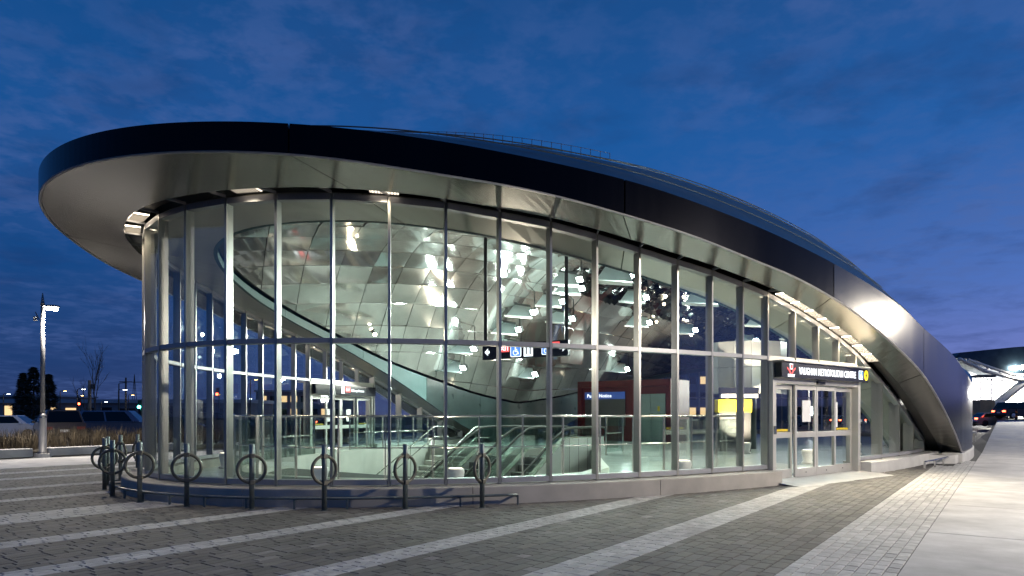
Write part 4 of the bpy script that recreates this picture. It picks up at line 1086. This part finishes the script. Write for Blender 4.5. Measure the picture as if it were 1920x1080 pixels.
# ================================================================== BACKGROUND
# planter kerbs on the left
def kerb(x0, y0, x1, y1, label, h=.30, dep=.45):
    a, b = PG(x0, y0), PG(x1, y1); u = (b - a).normalized(); n = Vector((-u.y, u.x, 0)) * dep
    o = MB().hexa([a, b, b + n, a + n, up(a, h), up(b, h), up(b + n, h), up(a + n, h)]).build('planter_kerb', 'kerb', bevel=.02)
    tag(o, label, 'kerb', 'planter kerbs'); return a, b, u
kerb(-160, 868, 62, 856.5, 'pale concrete planter kerb ending just before the lit street lamp')
ka, kb, ku = kerb(94, 855, 345, 843, 'long pale concrete planter kerb running behind the huddled bicycle posts')
bedp = [PG(-200, 868), PG(345, 843)]; u = (bedp[1] - bedp[0]).normalized(); nn = Vector((-u.y, u.x, 0))
pts = [bedp[0] + nn * .5, bedp[1] + nn * .5 + u * 30, bedp[1] + nn * 9.5 + u * 30, bedp[0] + nn * 9.5]
struct(MB().prism([(p.x, p.y) for p in pts], -.03, .16).build('planting_bed', 'soil'))
gr = MB(); rnd = random.Random(5); L_ = (bedp[1] - bedp[0]).length
for c_ in range(520):
    q = bedp[0] + u * rnd.uniform(0, L_ + 14) + nn * rnd.uniform(.9, 7.5)
    x, y = proj((q.x, q.y, .3))
    if not (-60 < x < 700): continue
    hgt = rnd.uniform(.45, .95)
    for b in range(34):
        a = rnd.uniform(0, 6.283); lean = rnd.uniform(.08, .55) * hgt; r0 = rnd.uniform(0, .10); h = hgt * rnd.uniform(.5, 1.1)
        p0 = q + Vector((r0 * math.cos(a), r0 * math.sin(a), .15)); p1 = p0 + Vector((lean * .4 * math.cos(a), lean * .4 * math.sin(a), h * .65)); p2 = p0 + Vector((lean * math.cos(a), lean * math.sin(a), h))
        w_ = Vector((-math.sin(a), math.cos(a), 0)) * .009
        o = len(gr.v); gr.v += [tuple(p0 - w_), tuple(p0 + w_), tuple(p1 + w_ * .7), tuple(p1 - w_ * .7), tuple(p2)]; gr.f += [(o, o + 1, o + 2, o + 3), (o + 3, o + 2, o + 4)]
me = bpy.data.meshes.new('dry_grass'); me.from_pydata(gr.v, [], gr.f); me.materials.append(M['straw']); g_ = stuff(link('dry_grass', me))
g_['label'] = 'dry straw coloured ornamental grass in the planting bed'; g_['category'] = 'grass'

# ------------------------------------------------------------------ cars
def car(loc, heading, label, paint, kind='sedan', lights=False, group='parked cars'):
    g = thing('parked_car', label, 'car', loc, heading, group)
    if kind == 'sedan': Ln, Wd, zb, belt, roof_, cab = 4.6, 1.78, .22, .92, 1.44, (-2.02, -1.25, .55, 1.28)
    elif kind == 'hatch': Ln, Wd, zb, belt, roof_, cab = 4.3, 1.78, .22, .95, 1.48, (-2.05, -1.55, .55, 1.25)
    else: Ln, Wd, zb, belt, roof_, cab = 4.8, 1.92, .28, 1.06, 1.76, (-2.28, -1.95, .62, 1.32)
    h = Ln / 2; y = Wd / 2
    prof = [(-h, .45), (-h + .03, .80), (-h + .12, belt), (cab[0], belt + .03), (cab[3], belt + .02), (h - .45, belt - .10), (h - .10, belt - .26), (h, .55), (h - .03, .34)]
    low = [(-h + .06, .32), (-h + .25, zb), (h - .25, zb)]
    loop = prof + [low[2], low[1], low[0]]
    mb = MB(); k = len(loop); secs = [(-y + .02, .93, .02), (-y, 1.0, 0.0), (-y * .5, 1.012, 0), (y * .5, 1.012, 0), (y, 1.0, 0.0), (y - .02, .93, .02)]
    for yy, sc, dz in secs: mb.v += [(px * sc if abs(px) > .5 * h else px, yy, (pz - .6) * (sc if sc < 1 else 1) + .6) for px, pz in loop]
    for i in range(len(secs) - 1):
        for j in range(k): mb.f.append((i * k + j, i * k + (j + 1) % k, (i + 1) * k + (j + 1) % k, (i + 1) * k + j))
    mb.f.append(tuple(range(k))); mb.f.append(tuple((len(secs) - 1) * k + j for j in reversed(range(k))))
    body = local_child('body', mb, paint, g, True, .0)
    for p in body.data.polygons: p.use_smooth = False
    bv = body.modifiers.new('bevel', 'BEVEL'); bv.width = .05; bv.segments = 3; bv.limit_method = 'ANGLE'; bv.angle_limit = R(25)
    # cabin
    def cabin(inset, zt, x0, x1, x2, x3, z0):
        yb, yt = y - .05 - inset, y - .26 - inset
        return [(x0, -yb, z0), (x3, -yb, z0), (x3, yb, z0), (x0, yb, z0), (x1, -yt, zt), (x2, -yt, zt), (x2, yt, zt), (x1, yt, zt)]
    c = MB().hexa(cabin(0, roof_, cab[0], cab[1], cab[2], cab[3], belt))
    local_child('cabin', c, paint, g, bevel=.05)
    zz0, zz1 = belt + .06, roof_ - .07
    for sd in (-1, 1):
        f0 = (zz0 - belt) / (roof_ - belt); f1 = (zz1 - belt) / (roof_ - belt)
        def sp(f, fr): x0 = cab[0] + (cab[1] - cab[0]) * f; x3 = cab[3] + (cab[2] - cab[3]) * f; yy = y - .05 - .21 * f; return (x0 + (x3 - x0) * fr, sd * (yy + .006), belt + (roof_ - belt) * f)
        for fa, fb in ((.07, .47), (.50, .90)):
            q = [sp(f0, fa), sp(f0, fb), sp(f1, fb), sp(f1, fa)]; q2 = [(a_, b_ - sd * .012, c_) for a_, b_, c_ in q]
            local_child('side_window', MB().hexa(q + q2), 'car_glass', g)
    for end in (0, 1):
        xa, xb = (cab[0], cab[1]) if end == 0 else (cab[3], cab[2]); s_ = -1 if end == 0 else 1
        q = []
        for f in (.08, .90):
            for sd in (-1, 1): yy = (y - .05 - .21 * f) * .88; q.append((xa + (xb - xa) * f + s_ * .008, sd * yy, belt + (roof_ - belt) * f))
        q = [q[0], q[1], q[3], q[2]]; q2 = [(a_ - s_ * .02, b_, c_) for a_, b_, c_ in q]
        local_child('windscreen' if end else 'rear_window', MB().hexa(q + q2), 'car_glass', g)
    r_ = .33 if kind != 'suv' else .37
    for wx in (-h + .85, h - .88):
        for sd in (-1, 1):
            w_ = local_child('wheel', MB().tube([(wx, sd * (y - .20), r_), (wx, sd * (y - .18), r_), (wx, sd * (y + .005), r_), (wx, sd * (y + .012), r_)], [r_ * .9, r_, r_, r_ * .86], 20), 'rubber', g, True)
            rim_ = local_child('rim', MB().tube([(wx, sd * (y - .05), r_), (wx, sd * (y + .016), r_), (wx, sd * (y + .022), r_)], [r_ * .64, r_ * .62, r_ * .15], 14), 'steel', w_)
    for sd in (-1, 1):
        local_child('tail_light', MB().box((-h - .0, sd * (y - .25), .82), (.05, .36, .15)), 'red_sig' if lights else 'red', g)
        local_child('headlight', MB().box((h - .06, sd * (y - .30), .66), (.10, .34, .14)), 'whitelamp' if lights else 'white', g)
        local_child('mirror', MB().box((cab[3] - .35, sd * (y + .08), belt + .06), (.14, .18, .12)), paint, g, bevel=.02)
    local_child('bumper_trim', MB().box((-h + .0, 0, .45), (.10, Wd * .86, .12)), 'rubber', g)
    local_child('number_plate', MB().box((-h - .012, 0, .68), (.02, .40, .13)), 'white', g)
    return g
def at_px(x, d, z=0.0): return Vector(((x - 960) * d / F, d, z))
car(at_px(18, 41), R(16), 'white hatchback parked behind the grass, beside the street lamp', 'car_white', 'hatch')
car(at_px(-70, 47), R(16), 'white sedan half out of view at the end of the parked row', 'car_white', 'sedan')
car(at_px(110, 37), R(130), 'dark brown SUV parked at an angle behind the street lamp', 'car_brown', 'suv')
car(at_px(120, 50), R(12), 'dark grey sedan parked behind the brown car', 'car_grey', 'sedan')
car(at_px(226, 42), R(14), 'dark blue SUV parked behind the grass, next to the window wall', 'car_blue', 'suv')
car(at_px(330, 55), R(10), 'black sedan seen through the corner of the window wall', 'car_black', 'sedan')
car(at_px(420, 60), R(14), 'grey SUV seen through the two window walls', 'car_grey', 'suv')
car(at_px(640, 66), R(14), 'dark sedan seen through the opposite glass doors', 'car_black', 'sedan', True)

# ------------------------------------------------------------------ trees
def branchy(root, h, seed, spread=.5, levels=4, r0=.09):
    rnd = random.Random(seed); tr = MB(); br = MB()
    def grow(p, d, l, r, lv):
        n = 3; pts = [p]; q = p.copy(); dd = d.copy()
        for i in range(n): dd = (dd + Vector((rnd.gauss(0, .10), rnd.gauss(0, .10), .06))).normalized(); q = q + dd * l / n; pts.append(q.copy())
        (tr if lv == levels else br).tube(pts, [r * (1 - .45 * i / n) for i in range(n + 1)], 6 if lv > 2 else 4)
        if lv == 0: return
        for i in range(rnd.choice((3, 4, 5)) if lv == levels else rnd.choice((2, 3, 4))):
            f = rnd.uniform(.3, 1.0); j = min(n - 1, int(f * n)); b = pts[j].lerp(pts[j + 1], f * n - j)
            a = rnd.uniform(0, 6.283); s_ = spread * rnd.uniform(.6, 1.2); nd = (dd + Vector((math.cos(a) * s_, math.sin(a) * s_, .15))).normalized()
            grow(b, nd, l * rnd.uniform(.5, .75), r * .5, lv - 1)
    grow(Vector((0, 0, -.1)), Vector((0, 0, 1)), h * .55, r0, levels)
    local_child('trunk', tr, 'bark', root); local_child('crown', br, 'bark', root)
def bare_tree(x, d, h, seed, label):
    root = thing('bare_tree', label, 'tree', at_px(x, d), random.Random(seed).uniform(0, 6), 'leafless street trees'); branchy(root, h, seed, .42, 4, .012 * h); return root
bare_tree(181, 62, 7.6, 4, 'tall leafless young tree standing behind the dark blue SUV')
bare_tree(163, 60, 4.8, 9, 'small leafless tree beside the wooden pole')
bare_tree(1790, 120, 5, 12, 'leafless tree beyond the leaning shell')
def conifer(x, d, h, rad, seed, label):
    rnd = random.Random(seed); p = at_px(x, d); g = thing('conifer_tree', label, 'tree', p, 0, 'dark conifers beyond the parking lot')
    local_child('trunk', MB().tube([(0, 0, -.1), (0, 0, h * .5), (0, 0, h * .96)], [.16, .10, .02], 7), 'bark', g, True)
    mb = MB()
    for i in range(2600):
        f = rnd.random() ** .75; z = h * (.06 + .94 * f); rr = rad * (1 - f) ** .75 * (.75 + .25 * math.sin(z * 5 + seed)) + .08
        a = rnd.uniform(0, 6.283); q = rr * math.sqrt(rnd.uniform(.25, 1)); c_ = Vector((q * math.cos(a), q * math.sin(a), z - q * .25)); l = rnd.uniform(.18, .42); o = Vector((math.cos(a), math.sin(a), rnd.uniform(-.5, .1))).normalized() * l
        s_ = Vector((-math.sin(a), math.cos(a), rnd.uniform(-.4, .4))) * l * .35
        mb.add([c_ - s_, c_ + o, c_ + s_, c_ - o * .4], [(0, 1, 2, 3)])
    me = bpy.data.meshes.new('crown'); me.from_pydata(mb.v, [], mb.f); me.materials.append(M['needle']); o = bpy.data.objects.new('crown', me); col.objects.link(o); o.parent = g
conifer(43, 76, 6.2, 1.6, 1, 'narrow pointed conifer, first of the three dark conifers')
conifer(63, 74, 6.7, 2.3, 2, 'broad round topped conifer, tallest of the three dark conifers')
conifer(91, 75, 6.0, 1.7, 3, 'dark conifer directly behind the street lamp pole')

# ------------------------------------------------------------------ far shop building, poles and signals on the left
fb = thing('shop_building', 'long low shop building with pale roof edge and lit windows beyond the parking lot', 'building', at_px(120, 150))
x0, x1 = at_px(-40, 150).x, at_px(470, 150).x
MB().hexa([(x0, 150, -.1), (x1, 150, -.1), (x1, 164, -.1), (x0, 164, -.1), (x0, 150, 4.1), (x1, 150, 4.1), (x1, 164, 4.1), (x0, 164, 4.1)]).build('wall', 'far_wall', fb)
MB().hexa([(x0 - .4, 149.2, 4.1), (x1 + .4, 149.2, 4.1), (x1 + .4, 164, 4.1), (x0 - .4, 164, 4.1), (x0 - .4, 149.2, 4.9), (x1 + .4, 149.2, 4.9), (x1 + .4, 164, 4.9), (x0 - .4, 164, 4.9)]).build('roof', 'far_roof', fb)
rnd = random.Random(8); xx = x0 + 2
while xx < x1 - 4:
    wd = rnd.uniform(1.4, 3.6); on = rnd.random() < .42
    MB().box((xx + wd / 2, 149.95, 2.2), (wd, .12, rnd.uniform(1.3, 2.6))).build('window', 'window_lit' if on else 'car_glass', fb); xx += wd + rnd.uniform(.6, 2.4)
fb2 = thing('shop_building', 'dark flat roofed store behind the three conifers', 'building', at_px(20, 170)); x0, x1 = at_px(-200, 170).x, at_px(110, 170).x
MB().hexa([(x0, 170, -.1), (x1, 170, -.1), (x1, 185, -.1), (x0, 185, -.1), (x0, 170, 6), (x1, 170, 6), (x1, 185, 6), (x0, 185, 6)]).build('wall', 'far_wall', fb2)
MB().box(((x0 + x1) / 2, 177.5, 6.2), (x1 - x0 + 1, 16, .4)).build('roof', 'far_roof', fb2)
for i in range(5): MB().box((x0 + 6 + i * 7, 169.9, 2.2), (3.2, .12, 1.6)).build('window', 'window_lit' if i % 2 else 'car_glass', fb2)
def pole_lamp(x, y, d, mt, label, arm=1.6, sz=.34, name='road_lamp'):
    top = PX(x, y, d); g = thing(name, label, 'lamp post', (top.x - arm, d, 0), 0, 'road lamps in the distance')
    MB().tube([(top.x - arm, d, -.1), (top.x - arm, d, top.z - .1), (top.x - arm * .7, d, top.z + .12), (top.x, d, top.z + .10)], [.09, .07, .05, .04], 6).build('pole', 'bark', g)
    MB().box((top.x, d, top.z + .06), (sz * 1.6, .3, .10)).build('head', 'channel', g); MB().box((top.x, d, top.z), (sz * 1.3, .26, .05)).build('lens', mt, g)
for i, (x, y, d, mt, lab) in enumerate([(16, 739, 120, 'whitelamp', 'white road lamp beyond the white hatchback'), (90, 729.5, 110, 'sodium', 'orange road lamp showing past the street lamp pole'), (122, 733.5, 125, 'sodium', 'orange road lamp between conifers and bare trees'),
        (156.5, 730, 100, 'whitelamp', 'white road lamp by the wooden pole'), (154, 742, 150, 'sodium', 'orange road lamp low beside the wooden pole'), (234.5, 731, 95, 'whitelamp', 'white lamp on the tall dark utility pole'), (249, 741, 140, 'sodium', 'orange road lamp by the lattice mast'), (273, 718, 92, 'sodium', 'orange lamp on the long mast arm'),
        (199, 753.5, 130, 'whitelamp', 'white lamp over the shop roof edge'), (410, 740, 120, 'sodium', 'orange road lamp seen through the curved window end'), (480, 712, 110, 'sodium', 'orange lamp seen high through both window walls'), (470, 748, 130, 'whitelamp', 'white lamp seen low through both window walls')]):
    pole_lamp(x, y, d, mt, lab, arm=(3.6 if x == 273 else .9), sz=.30)
up_ = thing('utility_pole', 'tall dark utility pole near the traffic signal', 'pole', at_px(236, 96)); t_ = PX(236, 708, 96).z
MB().tube([(up_.location.x, 96, -.1), (up_.location.x, 96, t_)], [.16, .11], 8).build('pole', 'bark', up_); MB().box((up_.location.x, 96, t_ - .6), (1.8, .1, .12)).build('crossarm', 'bark', up_)
up_ = thing('utility_pole', 'stout wooden pole with a round fitting beside the small bare tree', 'pole', at_px(168, 70)); t_ = PX(168, 713, 70).z
MB().tube([(up_.location.x, 70, -.1), (up_.location.x, 70, t_)], [.19, .15], 8).build('pole', 'plywood', up_); MB().cyl((up_.location.x + .35, 70, t_ - .9), .22, .5, 10).build('transformer', 'channel', up_)
ms = thing('lattice_mast', 'thin lattice radio mast rising behind the shops', 'mast', at_px(252, 210)); t_ = PX(252, 702, 210).z; mx_ = ms.location.x; mb = MB()
for k in range(3):
    a = R(120 * k); mb.tube([(mx_ + 1.2 * math.cos(a), 210 + 1.2 * math.sin(a), -.1), (mx_, 210, t_)], .09, 4)
for k in range(7):
    z = t_ * (k + .5) / 8; r_ = 1.2 * (1 - z / t_); mb.tube([(mx_ + r_ * math.cos(R(120 * j)), 210 + r_ * math.sin(R(120 * j)), z) for j in range(3)], .06, 4, True)
mb.build('lattice', 'bark', ms)
def signal(x, y, d, mt, label):
    p = PX(x, y, d); g = thing('traffic_signal', label, 'traffic signal', (p.x, d, 0), 0, 'traffic signals')
    MB().tube([(p.x + .3, d, -.1), (p.x + .3, d, p.z + 1)], .07, 6).build('pole', 'bark', g); MB().box((p.x, d + .12, p.z + .3), (.4, .2, 1.2)).build('housing', 'black', g)
    MB().tube([(p.x, d, p.z), (p.x, d - .06, p.z)], .20, 12).build('lens', mt, g)
signal(261, 763, 90, 'green_sig', 'traffic signal showing green at the road'); signal(148, 757, 120, 'red_sig', 'traffic signal glowing red beyond the bare trees'); signal(407, 739, 100, 'red_sig', 'red traffic signal seen through the curved window end')

# ------------------------------------------------------------------ town behind the station, seen through its two glass fronts
def block(x0p, x1p, ytop, d, label, seed, lit=.16):
    rnd = random.Random(seed); x0, x1 = at_px(x0p, d).x, at_px(x1p, d).x; zt = PX(0, ytop, d).z; bz_ = .3
    g = thing('town_building', label, 'building', ((x0 + x1) / 2, d, bz_))
    MB().hexa([(x0, d, bz_), (x1, d, bz_), (x1, d + 18, bz_), (x0, d + 18, bz_), (x0, d, zt), (x1, d, zt), (x1, d + 18, zt), (x0, d + 18, zt)]).build('wall', 'far_wall', g)
    MB().box(((x0 + x1) / 2, d + 9, zt + .25), (x1 - x0 + .8, 18.8, .5)).build('roof', 'far_roof', g)
    z = bz_ + 1.2
    while z < zt - 2:
        x = x0 + 1
        while x < x1 - 2.4:
            r_ = rnd.random(); MB().box((x + .9, d - .04, z + .8), (1.7, .12, 1.6)).build('window', 'window_lit' if r_ < lit else ('whitelamp' if r_ < lit * 1.12 else 'car_glass'), g); x += 2.7
        z += 3.4
block(1235, 1345, 690, 150, 'dark slab building with scattered lit windows seen past the red lift portal', 2)
block(1352, 1470, 712, 165, 'lower dark building behind the curved kiosk bulkhead', 3)
block(1478, 1640, 700, 140, 'long dark building seen through the sliding doors', 4, .10)
block(1100, 1230, 722, 190, 'distant low dark building behind the lift portal', 6)
block(480, 640, 735, 180, 'low dark building seen through the opposite window wall', 7, .12)
for i, x in enumerate((1500, 1545, 1590)):
    car(at_px(x, 88 + 4 * i, gz(*ST(at_px(x, 88 + 4 * i)))), R(95 + 8 * i), ('dark', 'black', 'grey')[i] + ' car with red tail lights seen through the sliding doors', ('car_grey', 'car_black', 'car_silver')[i], 'sedan', True, 'street traffic')

# ------------------------------------------------------------------ bus terminal canopy, scaffold and street things on the right
D = 92.0
tm = thing('bus_terminal', 'bus terminal with swept dark canopy on white trusses beyond the leaning shell', 'building', at_px(1900, D, 1.4))
def R3(x, y, d=D): return PX(x, y, d)
tip = R3(1793, 668)
topl = [R3(1793, 668), R3(1800, 661), R3(1840, 657), R3(1900, 651), R3(1990, 645), R3(2120, 643)]
botl = [R3(1793, 671), R3(1830, 676), R3(1860, 688), R3(1895, 702), R3(1990, 712), R3(2120, 715)]
mb = MB(); k = len(topl); dep = Vector((0, 26, 0))
mb.v = [tuple(p) for p in topl + botl] + [tuple(p + dep) for p in topl + botl]
for i in range(k - 1):
    mb.f += [(i, i + 1, k + i + 1, k + i), (2 * k + i, 3 * k + i, 3 * k + i + 1, 2 * k + i + 1), (i, 2 * k + i, 2 * k + i + 1, i + 1), (k + i, k + i + 1, 3 * k + i + 1, 3 * k + i)]
mb.f += [(0, k, 3 * k, 2 * k), (k - 1, 3 * k - 1, 4 * k - 1, 2 * k - 1)]
mb.build('canopy', 'roof', tm)
und = [R3(1795, 673), R3(1845, 697), R3(1905, 712), R3(2120, 722)]; edge = [R3(1812, 675), R3(1855, 690), R3(1895, 703), R3(2120, 716)]
mb = MB()
for off in (0, 6, 12):
    o = Vector((0, off - .3, 0)); mb.tube([p + o for p in edge], .22, 6); mb.tube([p + o for p in und], .26, 6)
    for f in (.15, .3, .45, .6, .75): 
        i = min(2, int(f * 3)); a = und[i].lerp(und[i + 1], f * 3 - i); b = edge[i].lerp(edge[i + 1], min(1, f * 3 - i + .2)); mb.tube([a + o, b + o], .14, 5)
mb.build('truss', 'truss', tm)
MB().tube([R3(1866, 760), R3(1925, 712)], .55, 8).build('strut', 'truss', tm); MB().tube([R3(1905, 772), R3(1990, 705)], .55, 8).build('strut', 'truss', tm)
for i in range(9):
    a = R3(1884 + i * 14, 768, D + 6); MB().box((a.x, a.y, 3.2), (.9, .1, 5.2)).build('window', 'window_white' if i % 3 != 1 else 'window_lit', tm)
MB().box((R3(1990, 700).x, D + 6.6, 3.4), (17, .9, 6.4)).build('wall', 'far_wall', tm)
lmp = R3(1917, 689, D - .8); MB().box(lmp, (.9, .3, .5)).build('floodlight', 'lampglow', tm)
lamp('terminal_floodlight_beam', 'SPOT', lmp + Vector((-.5, -1, -.3)), 30000, (1, .94, .82), tm, .4, W(10, -13, 1), 70, .7)
lamp('assumed_canopy_lamp', 'POINT', R3(1925, 735, D + 2), 9000, (1, .97, .9), tm, .5)  # assumed lamp without a fixture, added to light trusses and wall
sct = thing('scaffold_tower', 'white scaffold tower with a high platform beside the bus terminal', 'scaffold', at_px(1873, 84, 1.3)); sx0, sx1 = at_px(1859, 84).x, at_px(1880, 84).x; mb = MB()
for x in (sx0, sx1):
    for y in (84, 86): mb.tube([(x, y, 1.2), (x, y, 6.2)], .05, 5)
for z in (2.2, 3.4, 4.6, 5.8):
    for y in (84, 86): mb.tube([(sx0, y, z), (sx1, y, z)], .04, 5)
    mb.tube([(sx0, 84, z - 1.1), (sx1, 84, z)], .035, 5)
mb.build('frame', 'truss', sct); MB().box((at_px(1850, 84).x, 85, 6.3), (2.2, 2.2, .3)).build('platform', 'channel', sct)
MB().tube([(at_px(1834, 84).x, 84, 7.1), (at_px(1863, 84).x, 84, 7.1)], .04, 5).build('platform_rail', 'truss', sct)
bxp = at_px(1854, 80); o = MB().box((bxp.x, 81, 2.2), (1.75, 1.6, 2.1)).build('wooden_crate', 'plywood', bevel=.03); tag(o, 'tan plywood box standing behind the silver sedan', 'crate')
def gzp(x, d): p = at_px(x, d); return gz(*ST(p))
car(at_px(1861, 74, gzp(1861, 74)), R(2), 'silver sedan with bright lamps crossing behind the leaning shell', 'car_silver', 'sedan', True, 'street traffic')
car(at_px(1912, 72, gzp(1912, 72)), R(5), 'dark SUV with red tail lights behind the silver sedan', 'car_black', 'suv', True, 'street traffic')
p = at_px(1906, 70, gzp(1906, 70)); g = thing('traffic_delineator', 'orange and black striped traffic delineator by the dark SUV', 'delineator', p)
for i in range(5): MB().tube([up(p, .22 * i), up(p, .22 * (i + 1))], .12 - .01 * i, 10).build('stripe', 'orange' if i % 2 else 'black', g)
bn = PX(1834, 800, 36); bz = gz(*ST(bn)); g = thing('concrete_bench', 'low pale concrete bench past the end of the shell', 'bench', (bn.x, bn.y, bz))
MB().box((bn.x, bn.y + .6, bz + .45), (.55, 2.2, .14), -.6).build('seat', 'kerb', g, bevel=.02)
MB().box((bn.x, bn.y + .6, bz + .19), (.40, 1.9, .38), -.6).build('base', 'kerb', g)
